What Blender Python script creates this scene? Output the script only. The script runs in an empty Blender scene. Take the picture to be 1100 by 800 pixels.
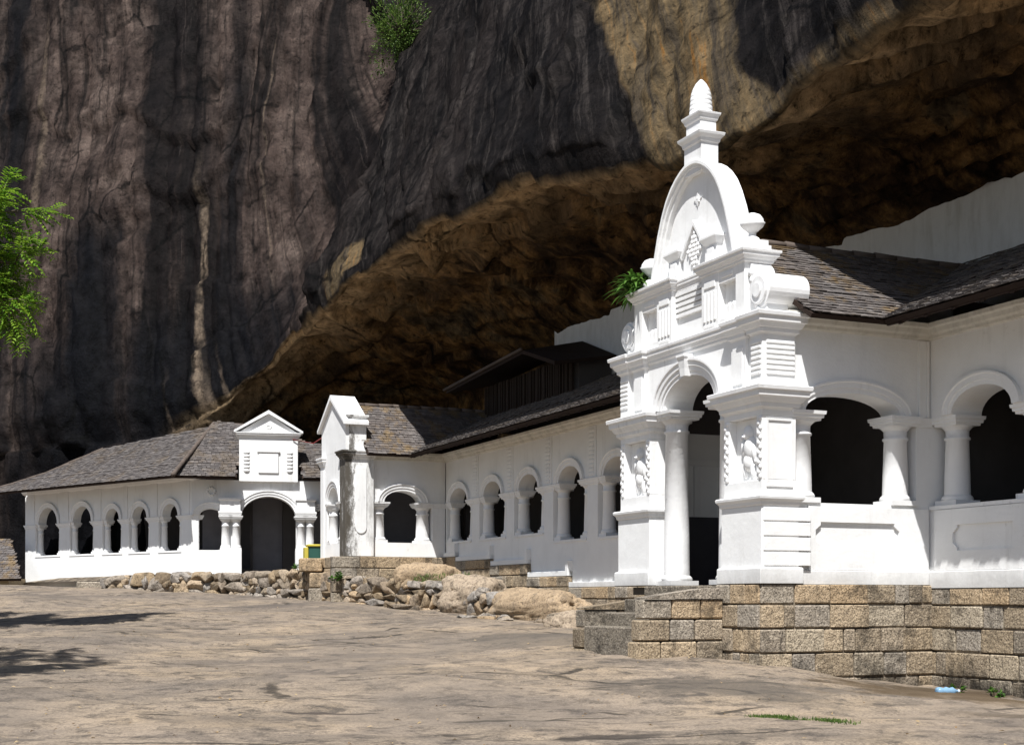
import bpy, bmesh, math, random
import numpy as np
from mathutils import Vector, Matrix, noise
random.seed(7); np.random.seed(7)
R = math.radians
scene = bpy.context.scene
col = scene.collection

# ------------------------------------------------------------------ camera, sky, sun, exposure
cam_d = bpy.data.cameras.new('camera'); cam = bpy.data.objects.new('camera', cam_d); col.objects.link(cam)
cam.location = (0, 0, 0); cam.rotation_euler = (R(90), 0, 0)
cam_d.sensor_width = 36; cam_d.lens = 36*1500/1100
cam_d.shift_x = 0.0; cam_d.shift_y = 243/1100
cam_d.clip_start = 0.1; cam_d.clip_end = 3000
scene.camera = cam

SUN_TRAVEL = Vector((0.138, 0.584, -1.0)).normalized()
elev = math.asin(-SUN_TRAVEL.z)
to_sun = -SUN_TRAVEL
world = bpy.data.worlds.new('World'); scene.world = world; world.use_nodes = True
wn = world.node_tree
sky = wn.nodes.new('ShaderNodeTexSky'); sky.sky_type = 'NISHITA'; sky.sun_disc = False
sky.sun_elevation = elev
sky.sun_rotation = math.atan2(to_sun.x, to_sun.y)
bg = wn.nodes['Background']; bg.inputs['Strength'].default_value = 0.062
wn.links.new(sky.outputs[0], bg.inputs['Color'])
sun_d = bpy.data.lights.new('sun', 'SUN'); sun_d.energy = 5.0; sun_d.angle = R(0.5); sun_d.color = (1.0, 0.985, 0.955)
sun = bpy.data.objects.new('sun', sun_d); col.objects.link(sun)
sun.rotation_euler = SUN_TRAVEL.to_track_quat('-Z', 'Y').to_euler()
sun.location = (-20, -40, 60)
scene.view_settings.view_transform = 'Standard'; scene.view_settings.look = 'None'
scene.view_settings.exposure = 0.62; scene.view_settings.gamma = 1.0
scene.view_settings.use_curve_mapping = False
scene.render.resolution_x = 1024; scene.render.resolution_y = 744

# ------------------------------------------------------------------ frames
O2 = Vector((3.573, 20.0, 0.0)); A = Vector((-0.4, 0.9166, 0)); B = Vector((0.9166, 0.4, 0))
def F(a, b, z=0.0):
    return O2 + A*a + B*b + Vector((0, 0, z))
def frame(o, x, y):
    m = Matrix.Identity(4)
    m.col[0] = (*x.xyz, 0); m.col[1] = (*y.xyz, 0); m.col[2] = (0, 0, 1, 0); m.col[3] = (*o.xyz, 1)
    return m
WF = frame(O2, -A, B)          # front walls: x = -a (to the right), y = +b (inward)
WS = frame(O2, B, A)           # side walls: x = +b (to the right), y = +a (inward)
P3 = Vector((-10.46, 45.6, 0)); C3 = Vector((-0.754, 0.657, 0)); N3 = Vector((0.657, 0.754, 0))
WC = frame(P3, -C3, N3)        # far wing: x = -t
D3 = Vector((0.98, 0.197, 0)).normalized(); M3 = Vector((-D3.y, D3.x, 0))
WD = frame(P3, D3, M3)         # far porch front: x = u

# ------------------------------------------------------------------ mesh builder
class MB:
    def __init__(s, T=None):
        s.v = []; s.f = []; s.T = T or Matrix.Identity(4); s.sm = []
    def add(s, vs, fs, smooth=False):
        n = len(s.v)
        s.v += [s.T @ Vector(p) for p in vs]
        s.f += [tuple(i+n for i in f) for f in fs]; s.sm += [smooth]*len(fs)
        return s
    def box(s, x0, x1, y0, y1, z0, z1):
        return s.add([(x0,y0,z0),(x1,y0,z0),(x1,y1,z0),(x0,y1,z0),(x0,y0,z1),(x1,y0,z1),(x1,y1,z1),(x0,y1,z1)],
              [(0,3,2,1),(4,5,6,7),(0,1,5,4),(1,2,6,5),(2,3,7,6),(3,0,4,7)])
    def cbox(s, x0, x1, y0, y1, z0, z1, c=0.01):
        # box with chamfered edges: three crossed slabs' hull
        vs = []; 
        xs, ys, zs = (x0, x1), (y0, y1), (z0, z1)
        sg = (1, -1)
        idx = {}
        for i in (0,1):
            for j in (0,1):
                for k in (0,1):
                    px, py, pz = xs[i], ys[j], zs[k]
                    dx, dy, dz = sg[i]*c, sg[j]*c, sg[k]*c
                    idx[(i,j,k,'x')] = len(vs); vs.append((px, py+dy, pz+dz))
                    idx[(i,j,k,'y')] = len(vs); vs.append((px+dx, py, pz+dz))
                    idx[(i,j,k,'z')] = len(vs); vs.append((px+dx, py+dy, pz))
        fs = []
        for i in (0,1): fs.append([idx[(i,j,k,'x')] for j,k in ((0,0),(1,0),(1,1),(0,1))][::(1 if i else -1)])
        for j in (0,1): fs.append([idx[(i,j,k,'y')] for i,k in ((0,0),(1,0),(1,1),(0,1))][::(-1 if j else 1)])
        for k in (0,1): fs.append([idx[(i,j,k,'z')] for i,j in ((0,0),(1,0),(1,1),(0,1))][::(1 if k else -1)])
        for i in (0,1):
            for j in (0,1): fs.append([idx[(i,j,0,'x')], idx[(i,j,0,'y')], idx[(i,j,1,'y')], idx[(i,j,1,'x')]])
        for i in (0,1):
            for k in (0,1): fs.append([idx[(i,0,k,'x')], idx[(i,0,k,'z')], idx[(i,1,k,'z')], idx[(i,1,k,'x')]])
        for j in (0,1):
            for k in (0,1): fs.append([idx[(0,j,k,'y')], idx[(0,j,k,'z')], idx[(1,j,k,'z')], idx[(1,j,k,'y')]])
        for i in (0,1):
            for j in (0,1):
                for k in (0,1): fs.append([idx[(i,j,k,c_)] for c_ in 'xyz'])
        return s.add(vs, fs)
    def loft_rect(s, x0, x1, y0, y1, prof):
        # prof: list of (z, projection); mitred moulding all round a rectangular block
        vs = []; fs = []
        for z, p in prof:
            vs += [(x0-p,y0-p,z),(x1+p,y0-p,z),(x1+p,y1+p,z),(x0-p,y1+p,z)]
        n = len(prof)
        for i in range(n-1):
            for k in range(4):
                fs.append((i*4+k, i*4+(k+1)%4, (i+1)*4+(k+1)%4, (i+1)*4+k))
        fs.append((3,2,1,0)); fs.append(tuple((n-1)*4+k for k in range(4)))
        return s.add(vs, fs)
    def lathe(s, cx, cy, prof, n=24, smooth=True):
        vs = []; fs = []
        for z, r in prof:
            for k in range(n):
                t = 2*math.pi*k/n; vs.append((cx+r*math.cos(t), cy+r*math.sin(t), z))
        m = len(prof)
        for i in range(m-1):
            for k in range(n):
                fs.append((i*n+k, i*n+(k+1)%n, (i+1)*n+(k+1)%n, (i+1)*n+k))
        s.add(vs, fs, smooth)
        s.add([(cx+prof[0][1]*math.cos(2*math.pi*k/n), cy+prof[0][1]*math.sin(2*math.pi*k/n), prof[0][0]) for k in range(n)], [tuple(range(n))[::-1]])
        s.add([(cx+prof[-1][1]*math.cos(2*math.pi*k/n), cy+prof[-1][1]*math.sin(2*math.pi*k/n), prof[-1][0]) for k in range(n)], [tuple(range(n))])
        return s
    def prism(s, poly, y0, y1):
        # polygon in (x,z), extruded in y
        n = len(poly)
        vs = [(x,y0,z) for x,z in poly]+[(x,y1,z) for x,z in poly]
        fs = [tuple(range(n)), tuple(range(2*n-1, n-1, -1))]
        fs += [((k+1)%n, k, n+k, n+(k+1)%n) for k in range(n)]
        return s.add(vs, fs)
    def tube(s, pts, r0, r1, n=8):
        pts = [Vector(p) for p in pts]; vs = []; fs = []
        for i, p in enumerate(pts):
            d = (pts[min(i+1, len(pts)-1)]-pts[max(i-1, 0)]).normalized()
            u = d.orthogonal().normalized(); w = d.cross(u)
            r = r0+(r1-r0)*i/max(1, len(pts)-1)
            for k in range(n):
                t = 2*math.pi*k/n; vs.append(p+(u*math.cos(t)+w*math.sin(t))*r)
        for i in range(len(pts)-1):
            for k in range(n):
                fs.append((i*n+k, i*n+(k+1)%n, (i+1)*n+(k+1)%n, (i+1)*n+k))
        fs.append(tuple(range(n))[::-1]); fs.append(tuple((len(pts)-1)*n+k for k in range(n)))
        return s.add([tuple(v) for v in vs], fs, True)
    def ball(s, c, r, n=10, m=7, jit=0.0):
        vs = []; fs = []
        rx, ry, rz = r if isinstance(r, tuple) else (r, r, r)
        for i in range(m+1):
            ph = math.pi*i/m
            for k in range(n):
                t = 2*math.pi*k/n; j = 1+random.uniform(-jit, jit)
                vs.append((c[0]+rx*j*math.sin(ph)*math.cos(t), c[1]+ry*j*math.sin(ph)*math.sin(t), c[2]-rz*math.cos(ph)*j))
        for i in range(m):
            for k in range(n):
                fs.append((i*n+k, i*n+(k+1)%n, (i+1)*n+(k+1)%n, (i+1)*n+k))
        return s.add(vs, fs, True)
    def arch(s, xc, w, zs, rise, prof, y, n=20, a0=0.0, a1=math.pi):
        # prof: (offset outwards, projection in front of the plane y)
        vs = []; fs = []; m = len(prof)
        for i in range(n+1):
            t = a0+(a1-a0)*i/n
            for o, p in prof:
                vs.append((xc-(w+o)*math.cos(t), y-p, zs+(rise+o)*math.sin(t)))
        for i in range(n):
            for k in range(m-1):
                fs.append((i*m+k, (i+1)*m+k, (i+1)*m+k+1, i*m+k+1))
        fs.append(tuple(range(m))); fs.append(tuple(n*m+k for k in range(m))[::-1])
        return s.add(vs, fs)
    def wall(s, x0, x1, y0, y1, z0, z1, ops, z0f=None):
        # ops: dict(l, r, sill, imp, [arch centre xc, half width w, spring, rise]); front at y0, back at y1
        z0f = z0f or (lambda x: z0)
        st = []   # strips (xa, xb, lo_a, lo_b, hi_a, hi_b) of holes
        cur = x0
        def solid(xa, xb):
            if xb-xa > 1e-5: st.append((xa, xb, None))
        for o in sorted(ops, key=lambda o: o['l']):
            solid(cur, o['l']); 
            xc, w = o['xc'], o['w']
            if xc-w-o['l'] > 1e-4: st.append((o['l'], xc-w, (o['sill'], o['imp'], o['imp'])))
            n = 18
            for i in range(n):
                ta, tb = math.pi*i/n, math.pi*(i+1)/n
                xa, xb = xc-w*math.cos(ta), xc-w*math.cos(tb)
                st.append((xa, xb, (o['sill'], o['spring']+o['rise']*math.sin(ta), o['spring']+o['rise']*math.sin(tb))))
            if o['r']-xc-w > 1e-4: st.append((xc+w, o['r'], (o['sill'], o['imp'], o['imp'])))
            cur = o['r']
        solid(cur, x1)
        for i, (xa, xb, h) in enumerate(st):
            def q(za, zb, zc, zd):
                s.add([(xa,y0,za),(xb,y0,zb),(xb,y0,zc),(xa,y0,zd)], [(0,1,2,3)])
                s.add([(xa,y1,za),(xb,y1,zb),(xb,y1,zc),(xa,y1,zd)], [(3,2,1,0)])
            if h is None: q(z0f(xa), z0f(xb), z1, z1)
            else:
                lo, ha, hb = h
                if lo > z0+1e-3:
                    q(z0f(xa), z0f(xb), lo, lo)
                    s.add([(xa,y0,lo),(xb,y0,lo),(xb,y1,lo),(xa,y1,lo)], [(0,1,2,3)])
                q(ha, hb, z1, z1)
                s.add([(xa,y0,ha),(xb,y0,hb),(xb,y1,hb),(xa,y1,ha)], [(3,2,1,0)])
            nx = st[i+1] if i+1 < len(st) else None
            if nx:
                h2 = nx[2]
                def jamb(za, zb):
                    if abs(zb-za) > 1e-4: s.add([(xb,y0,za),(xb,y1,za),(xb,y1,zb),(xb,y0,zb)], [(0,1,2,3)])
                if h is None and h2: jamb(h2[0], h2[1])
                elif h and h2 is None: jamb(h[0], h[2])
                elif h and h2: jamb(h[2], h2[1])
        s.add([(x0,y0,z0f(x0)),(x0,y1,z0f(x0)),(x0,y1,z1),(x0,y0,z1)], [(0,1,2,3)])
        s.add([(x1,y0,z0f(x1)),(x1,y1,z0f(x1)),(x1,y1,z1),(x1,y0,z1)], [(0,1,2,3)])
        s.add([(x0,y0,z1),(x1,y0,z1),(x1,y1,z1),(x0,y1,z1)], [(0,1,2,3)])
        return s
    def build(s, name, mat, parent=None, bevel=0.0, recalc=True):
        me = bpy.data.meshes.new(name)
        inv = MW[parent.name].inverted() if parent else Matrix.Identity(4)
        me.from_pydata([tuple(inv @ v) for v in s.v], [], s.f); me.update()
        if any(s.sm): me.polygons.foreach_set('use_smooth', s.sm)
        if recalc:
            bm = bmesh.new(); bm.from_mesh(me)
            bmesh.ops.recalc_face_normals(bm, faces=bm.faces)
            bm.to_mesh(me); bm.free()
        o = bpy.data.objects.new(name, me); col.objects.link(o)
        if mat: me.materials.append(mat)
        if parent: o.parent = parent
        MW[o.name] = MW[parent.name].copy() if parent else Matrix.Identity(4)
        if bevel:
            b = o.modifiers.new('bevel', 'BEVEL'); b.width = bevel; b.segments = 2; b.limit_method = 'ANGLE'; b.angle_limit = R(40)
        return o
MW = {}
def tag(o, label=None, cat=None, group=None, kind=None):
    if label: o['label'] = label
    if cat: o['category'] = cat
    if group: o['group'] = group
    if kind: o['kind'] = kind
    return o
def thing(name, label, cat, loc, rz=0.0, group=None):
    o = bpy.data.objects.new(name, None); col.objects.link(o)
    o.empty_display_size = 0.3
    o.location = loc; o.rotation_euler = (0, 0, rz)
    MW[o.name] = Matrix.Translation(loc) @ Matrix.Rotation(rz, 4, 'Z')
    return tag(o, label, cat, group)

# ------------------------------------------------------------------ material helpers
def newmat(name, rough=0.8):
    m = bpy.data.materials.new(name); m.use_nodes = True
    b = m.node_tree.nodes['Principled BSDF']; b.inputs['Roughness'].default_value = rough
    b.inputs['Specular IOR Level'].default_value = 0.25
    return m, m.node_tree, b
class N:
    def __init__(s, nt): s.nt = nt
    def n(s, t, **kw):
        nd = s.nt.nodes.new(t)
        for k, v in kw.items(): setattr(nd, k, v)
        return nd
    def l(s, a, b): s.nt.links.new(a, b)
    def coord(s, kind='Object', scale=(1,1,1), src=None):
        if src is None: src = s.n('ShaderNodeTexCoord').outputs[kind]
        mp = s.n('ShaderNodeMapping'); mp.inputs['Scale'].default_value = scale
        s.l(src, mp.inputs['Vector']); return mp.outputs[0]
    def pos(s, scale=(1,1,1), loc=(0,0,0), rot=(0,0,0)):
        g = s.n('ShaderNodeNewGeometry'); mp = s.n('ShaderNodeMapping')
        mp.inputs['Scale'].default_value = scale; mp.inputs['Location'].default_value = loc; mp.inputs['Rotation'].default_value = rot
        s.l(g.outputs['Position'], mp.inputs['Vector']); return mp.outputs[0]
    def noise(s, vec, scale, detail=6, rough=0.6, dist=0.0, out='Fac'):
        t = s.n('ShaderNodeTexNoise'); t.inputs['Scale'].default_value = scale; t.inputs['Detail'].default_value = detail
        t.inputs['Roughness'].default_value = rough; t.inputs['Distortion'].default_value = dist
        s.l(vec, t.inputs['Vector']); return t.outputs[out]
    def ramp(s, fac, stops):
        r = s.n('ShaderNodeValToRGB'); e = r.color_ramp.elements
        while len(e) > 1: e.remove(e[-1])
        first = True
        for p, c in stops:
            if isinstance(c, (int, float)): c = (c, c, c)
            if first: e[0].position = p; e[0].color = (*c, 1); first = False
            else:
                q = e.new(p); q.color = (*c, 1)
        s.l(fac, r.inputs['Fac']); return r.outputs['Color']
    def mix(s, fac, a, b, mode='MIX'):
        m = s.n('ShaderNodeMix', data_type='RGBA', blend_type=mode); m.clamp_factor = True
        for sock, val in ((m.inputs[0], fac), (m.inputs[6], a), (m.inputs[7], b)):
            if isinstance(val, (int, float)): sock.default_value = val
            elif isinstance(val, tuple): sock.default_value = (*val, 1)
            else: s.l(val, sock)
        return m.outputs[2]
    def math(s, op, a, b=None, clamp=False):
        m = s.n('ShaderNodeMath', operation=op); m.use_clamp = clamp
        for i, val in enumerate((a, b)):
            if val is None: continue
            if isinstance(val, (int, float)): m.inputs[i].default_value = val
            else: s.l(val, m.inputs[i])
        return m.outputs[0]
    def attr(s, name):
        a = s.n('ShaderNodeAttribute'); a.attribute_name = name; return a.outputs['Fac']
    def island(s):
        return s.n('ShaderNodeNewGeometry').outputs['Random Per Island']
    def bump(s, b, h, strength=0.3, dist=0.02, prev=None):
        bp = s.n('ShaderNodeBump'); bp.inputs['Strength'].default_value = strength; bp.inputs['Distance'].default_value = dist
        s.l(h, bp.inputs['Height'])
        if prev is not None: s.l(prev, bp.inputs['Normal'])
        if b is not None: s.l(bp.outputs[0], b.inputs['Normal'])
        return bp.outputs[0]

def mat_plaster(name, stain=0.25, low=0.0, base=(0.80, 0.80, 0.795), streak=0.25):
    m, nt, b = newmat(name, 0.85); k = N(nt)
    p = k.pos()
    n1 = k.noise(p, 1.3, 8, 0.65)
    c = k.mix(k.ramp(n1, [(0.35, 0.0), (0.75, 1.0)]), base, tuple(x*0.90 for x in base))
    # fine grey mildew running down the wall
    ps = k.pos((5, 5, 0.5)); n2 = k.noise(ps, 1.0, 7, 0.7)
    pm = k.noise(p, 0.55, 4, 0.6)
    f = k.math('MULTIPLY', k.ramp(n2, [(0.52, 0.0), (0.72, 1.0)]), k.ramp(pm, [(0.42, 0.0), (0.66, 1.0)]))
    c = k.mix(k.math('MULTIPLY', f, streak), c, (0.33, 0.32, 0.29))
    n3 = k.noise(p, 9, 6, 0.75)
    f2 = k.math('MULTIPLY', k.ramp(n3, [(0.60, 0.0), (0.70, 1.0)]), k.ramp(pm, [(0.5, 0.0), (0.7, 1.0)]))
    c = k.mix(k.math('MULTIPLY', f2, stain), c, (0.12, 0.11, 0.09))
    if low:
        n5 = k.noise(k.pos((2.2, 2.2, 0.7)), 1.4, 7, 0.75)
        c = k.mix(k.math('MULTIPLY', k.ramp(n5, [(0.47, 0.0), (0.62, 1.0)]), low), c, (0.10, 0.085, 0.06))
    sz = k.n('ShaderNodeSeparateXYZ'); k.l(p, sz.inputs[0])
    fz = k.math('ADD', sz.outputs[2], k.math('MULTIPLY', k.math('SUBTRACT', k.noise(k.pos((2, 2, 1)), 2.0, 7, 0.75), 0.5), 0.55))
    c = k.mix(k.ramp(fz, [(0.22, 0.55), (0.50, 0.0)]), c, (0.36, 0.35, 0.335))
    k.l(c, b.inputs['Base Color'])
    nb = k.noise(p, 22, 5, 0.6); nb2 = k.noise(p, 2.5, 3, 0.5)
    q = k.bump(None, nb, 0.25, 0.01)
    k.bump(b, nb2, 0.35, 0.03, q)
    return m
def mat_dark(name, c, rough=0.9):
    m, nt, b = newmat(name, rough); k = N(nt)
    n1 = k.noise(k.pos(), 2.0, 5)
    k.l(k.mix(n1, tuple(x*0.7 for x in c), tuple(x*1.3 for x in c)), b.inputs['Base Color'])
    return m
def mat_tiles(name, moss=0.5):
    m, nt, b = newmat(name, 0.8); k = N(nt)
    r = k.island()
    c = k.ramp(r, [(0.0, (0.070, 0.062, 0.060)), (0.3, (0.100, 0.090, 0.087)), (0.7, (0.125, 0.112, 0.108)), (1.0, (0.165, 0.150, 0.142))])
    p = k.pos(); n1 = k.noise(p, 1.1, 6, 0.7)
    c = k.mix(k.math('MULTIPLY', k.ramp(k.noise(k.pos((0.9, 0.9, 0.35)), 1.6, 7, 0.7), [(0.50, 0.0), (0.60, 1.0)]), moss), c, (0.20, 0.13, 0.05))
    c = k.mix(k.ramp(n1, [(0.4, 0.5*moss), (0.6, 0.0)]), c, (0.10, 0.075, 0.06))
    n2 = k.noise(p, 14, 5, 0.7)
    c = k.mix(k.ramp(n2, [(0.45, 0.0), (0.75, 0.5)]), c, (0.03, 0.028, 0.027))
    k.l(c, b.inputs['Base Color']); k.bump(b, k.noise(p, 40, 4), 0.4, 0.01)
    return m
def mat_stone(name, light=1.0, grout=False, mossy=0.5):
    m, nt, b = newmat(name, 0.9); k = N(nt)
    r = k.island(); p = k.pos()
    c = k.ramp(r, [(0.0, (0.17*light, 0.145*light, 0.115*light)), (0.25, (0.30*light, 0.23*light, 0.15*light)), (0.5, (0.26*light, 0.228*light, 0.19*light)), (0.75, (0.34*light, 0.285*light, 0.21*light)), (1.0, (0.36*light, 0.255*light, 0.15*light))])
    sp = k.noise(p, 38, 3, 0.8)
    c = k.mix(k.ramp(sp, [(0.40, 0.75), (0.52, 0.0)]), c, (0.05, 0.042, 0.035))
    c = k.mix(k.ramp(sp, [(0.56, 0.0), (0.68, 0.6)]), c, (0.52, 0.45, 0.34))
    n1 = k.noise(p, 1.6, 6, 0.75)
    c = k.mix(k.math('MULTIPLY', k.ramp(n1, [(0.50, 0.0), (0.64, 1.0)]), mossy), c, (0.035, 0.030, 0.024))
    if grout:
        sx = k.n('ShaderNodeSeparateXYZ'); k.l(k.pos(), sx.inputs[0])
        nz = k.math('ADD', sx.outputs[2], k.math('MULTIPLY', k.math('SUBTRACT', k.noise(k.pos((1, 1, 0.5)), 1.5, 7, 0.75), 0.5), 1.9))
        c = k.mix(k.ramp(k.math('ADD', nz, 1.6), [(0.25, 0.92), (0.62, 0.0)]), c, (0.030, 0.026, 0.020))
        n9 = k.noise(k.pos((2.5, 2.5, 0.6)), 1.3, 6, 0.75)
        c = k.mix(k.ramp(n9, [(0.60, 0.0), (0.68, 0.8)]), c, (0.03, 0.026, 0.02))
    k.l(c, b.inputs['Base Color'])
    q = k.bump(None, k.noise(p, 9, 5, 0.7), 0.9, 0.07)
    k.bump(b, sp, 0.6, 0.012, q)
    return m
def mat_rubble():
    m, nt, b = newmat('rubble_stone', 0.9); k = N(nt); p = k.pos()
    c = k.ramp(k.island(), [(0.0, (0.16, 0.12, 0.08)), (0.2, (0.36, 0.27, 0.17)), (0.4, (0.24, 0.215, 0.19)), (0.6, (0.42, 0.30, 0.18)), (0.8, (0.30, 0.275, 0.25)), (1.0, (0.20, 0.15, 0.10))])
    n1 = k.noise(p, 2.6, 7, 0.75); c = k.mix(k.ramp(n1, [(0.52, 0.0), (0.64, 0.85)]), c, (0.04, 0.034, 0.026))
    n2 = k.noise(p, 16, 5, 0.8); c = k.mix(k.ramp(n2, [(0.38, 0.7), (0.5, 0.0)]), c, (0.04, 0.033, 0.026)); c = k.mix(k.ramp(n2, [(0.56, 0.0), (0.70, 0.5)]), c, (0.44, 0.38, 0.29))
    k.l(c, b.inputs['Base Color']); q = k.bump(None, n1, 0.9, 0.06); k.bump(b, n2, 0.8, 0.025, q); return m
def mat_joint():
    m, nt, b = newmat('joint_mortar', 0.95); k = N(nt); p = k.pos()
    c = k.ramp(k.noise(p, 2.2, 7, 0.75), [(0.40, (0.035, 0.029, 0.022)), (0.52, (0.14, 0.11, 0.08)), (0.64, (0.34, 0.29, 0.22))])
    k.l(c, b.inputs['Base Color']); k.bump(b, k.noise(p, 25, 4, 0.7), 0.6, 0.02); return m
def mat_leaf(name, c0, c1, trans=0.3):
    m, nt, b = newmat(name, 0.55); k = N(nt)
    r = k.island()
    c = k.ramp(r, [(0.0, c0), (1.0, c1)])
    k.l(c, b.inputs['Base Color'])
    tr = k.n('ShaderNodeBsdfTranslucent'); k.l(c, tr.inputs['Color'])
    mx = k.n('ShaderNodeMixShader'); mx.inputs[0].default_value = trans
    k.l(b.outputs[0], mx.inputs[1]); k.l(tr.outputs[0], mx.inputs[2])
    out = nt.nodes['Material Output']; k.l(mx.outputs[0], out.inputs['Surface'])
    return m
def mat_plain(name, c, rough=0.5, var=0.1):
    m, nt, b = newmat(name, rough); k = N(nt)
    n1 = k.noise(k.pos(), 6, 4)
    k.l(k.mix(n1, tuple(x*(1-var) for x in c), tuple(min(1, x*(1+var)) for x in c)), b.inputs['Base Color'])
    return m

M = {}
M['white'] = mat_plaster('white_plaster', 0.45, streak=0.38)
M['white_old'] = mat_plaster('weathered_white_plaster', 0.7, 0.45)
def edge_stain(m):
    nt = m.node_tree; k = N(nt); b = nt.nodes['Principled BSDF']; src = b.inputs['Base Color'].links[0].from_socket
    g = k.n('ShaderNodeNewGeometry'); d = k.n('ShaderNodeVectorMath', operation='DOT_PRODUCT'); k.l(g.outputs['Position'], d.inputs[0]); d.inputs[1].default_value = tuple(B)
    bb = k.math('SUBTRACT', d.outputs['Value'], O2.dot(B)+0.1)
    f = k.math('ADD', bb, k.math('MULTIPLY', k.math('SUBTRACT', k.noise(k.pos((3, 3, 1.3)), 1.3, 8, 0.8), 0.5), 1.5))
    c = k.mix(k.ramp(f, [(0.0, 0.95), (0.16, 0.7), (0.26, 0.0)]), src, (0.055, 0.045, 0.032)); k.l(c, b.inputs['Base Color'])
edge_stain(M['white_old'])
M['trim'] = mat_plaster('white_trim_plaster', 0.75, 0.0, (0.78, 0.78, 0.78), 0.60)
M['cave_white'] = mat_plaster('cave_wall_plaster', 0.3, 0.12, (0.66, 0.67, 0.68), 0.5)
M['cornice'] = mat_plaster('eave_cornice_plaster', 0.5, 0.25, (0.66, 0.64, 0.58), 0.5)
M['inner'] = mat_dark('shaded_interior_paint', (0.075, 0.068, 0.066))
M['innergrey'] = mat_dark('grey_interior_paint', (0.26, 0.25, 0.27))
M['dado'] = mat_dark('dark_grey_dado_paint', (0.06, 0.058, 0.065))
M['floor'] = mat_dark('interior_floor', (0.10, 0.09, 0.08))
M['tiles'] = mat_tiles('weathered_roof_tiles', 0.22)
M['tiles_moss'] = mat_tiles('mossy_roof_tiles', 0.70)
M['wood'] = mat_dark('dark_eave_timber', (0.024, 0.014, 0.010))
M['ridge'] = mat_dark('brown_ridge_tile', (0.105, 0.083, 0.07))
M['ashlar'] = mat_stone('granite_block', 1.4, True, mossy=0.7)
M['step'] = mat_stone('mossy_step_stone', 0.8, False, mossy=0.95)
M['rubble'] = mat_rubble()
M['mortar'] = mat_joint()
M['slat'] = mat_dark('dark_wood_slats', (0.030, 0.020, 0.014))

# ------------------------------------------------------------------ the rock ground
GP = [  # control points of height relative to the even slope
 (3.57,20,0.07),(5.0,20.5,-0.14),(6.4,21.2,-0.31),(7.2,19.2,-0.26),(8.5,16,-0.18),(5.5,17.5,-0.08),(1.2,22.5,0.20),(2.2,20.6,0.16),(0.0,26,0.10),
 (1.0,30,0.12),(-0.7,34,0.06),(-2.7,36.5,0.06),(-5.9,40.5,0.13),(-10.1,43.5,0.20),(-12.9,44,0.33),(-16,45,0.34),(-18,42,0.20),
 (-8,30,0.10),(-9,26,0.12),(-4,20,0.04),(0,12,0.0),(4,12,-0.03),(-5,12,0.03),(0,0,0.3),(-14,34,0.05),(-10,20,0.05),(-9,38,0.1),(8,10,0.0),(-22,50,-0.6),(-26,46,-0.5),(-20,54,-1.2)]
GPA = np.array(GP)
def ground_base(x, y):
    z = -1.9+0.043*y if y < 46 else -1.9+0.043*46+0.01*(y-46)
    d2 = (GPA[:,0]-x)**2+(GPA[:,1]-y)**2
    w = 1.0/(d2+0.8)**1.6
    # fade the corrections with distance
    h = (w*GPA[:,2]).sum()/(w.sum()+0.0004)
    return z+h
def ground_z(x, y):
    z = ground_base(x, y)
    p = Vector((x, y, 0))
    dirv = Vector((x*0.35+y*0.10, (y-0.25*x)*0.9, 3.1))
    z += 0.15*noise.noise(p*0.20)+0.06*noise.noise(Vector((x*0.45, y*0.5, 4)))+0.03*noise.fractal(dirv*0.45, 1.0, 2.1, 3)
    # shallow terraced ledges in the granite
    q = noise.noise(Vector((x*0.22, y*0.45, 9.0)))*2.2+0.25*noise.noise(p*1.3)
    fr = (q*2.0) % 1.0
    z += 0.03*(1-fr)*(1 if fr > 0.06 else fr/0.06)
    z += 0.012*noise.noise(p*2.7)
    return z
def axis(lo, hi, step, far, growth=1.25):
    xs = list(np.arange(lo, hi+1e-6, step)); s = step
    while xs[-1] < far: s *= growth; xs.append(xs[-1]+s)
    s = step
    while xs[0] > -far: s *= growth; xs.insert(0, xs[0]-s)
    return xs
gx = axis(-19, 10, 0.16, 320); gy = axis(9, 47, 0.16, 320)
gv = []; 
for y in gy:
    for x in gx:
        gv.append((x, y, ground_z(x, y) if (abs(x) < 60 and -20 < y < 80) else -1.4+0.0*x))
nx_ = len(gx); gf = [(j*nx_+i, j*nx_+i+1, (j+1)*nx_+i+1, (j+1)*nx_+i) for j in range(len(gy)-1) for i in range(nx_-1)]
gm = bpy.data.meshes.new('rock_ground'); gm.from_pydata(gv, [], gf); gm.update()
gm.polygons.foreach_set('use_smooth', [True]*len(gf))
ground = bpy.data.objects.new('rock_ground', gm); col.objects.link(ground); tag(ground, kind='structure')

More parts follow.
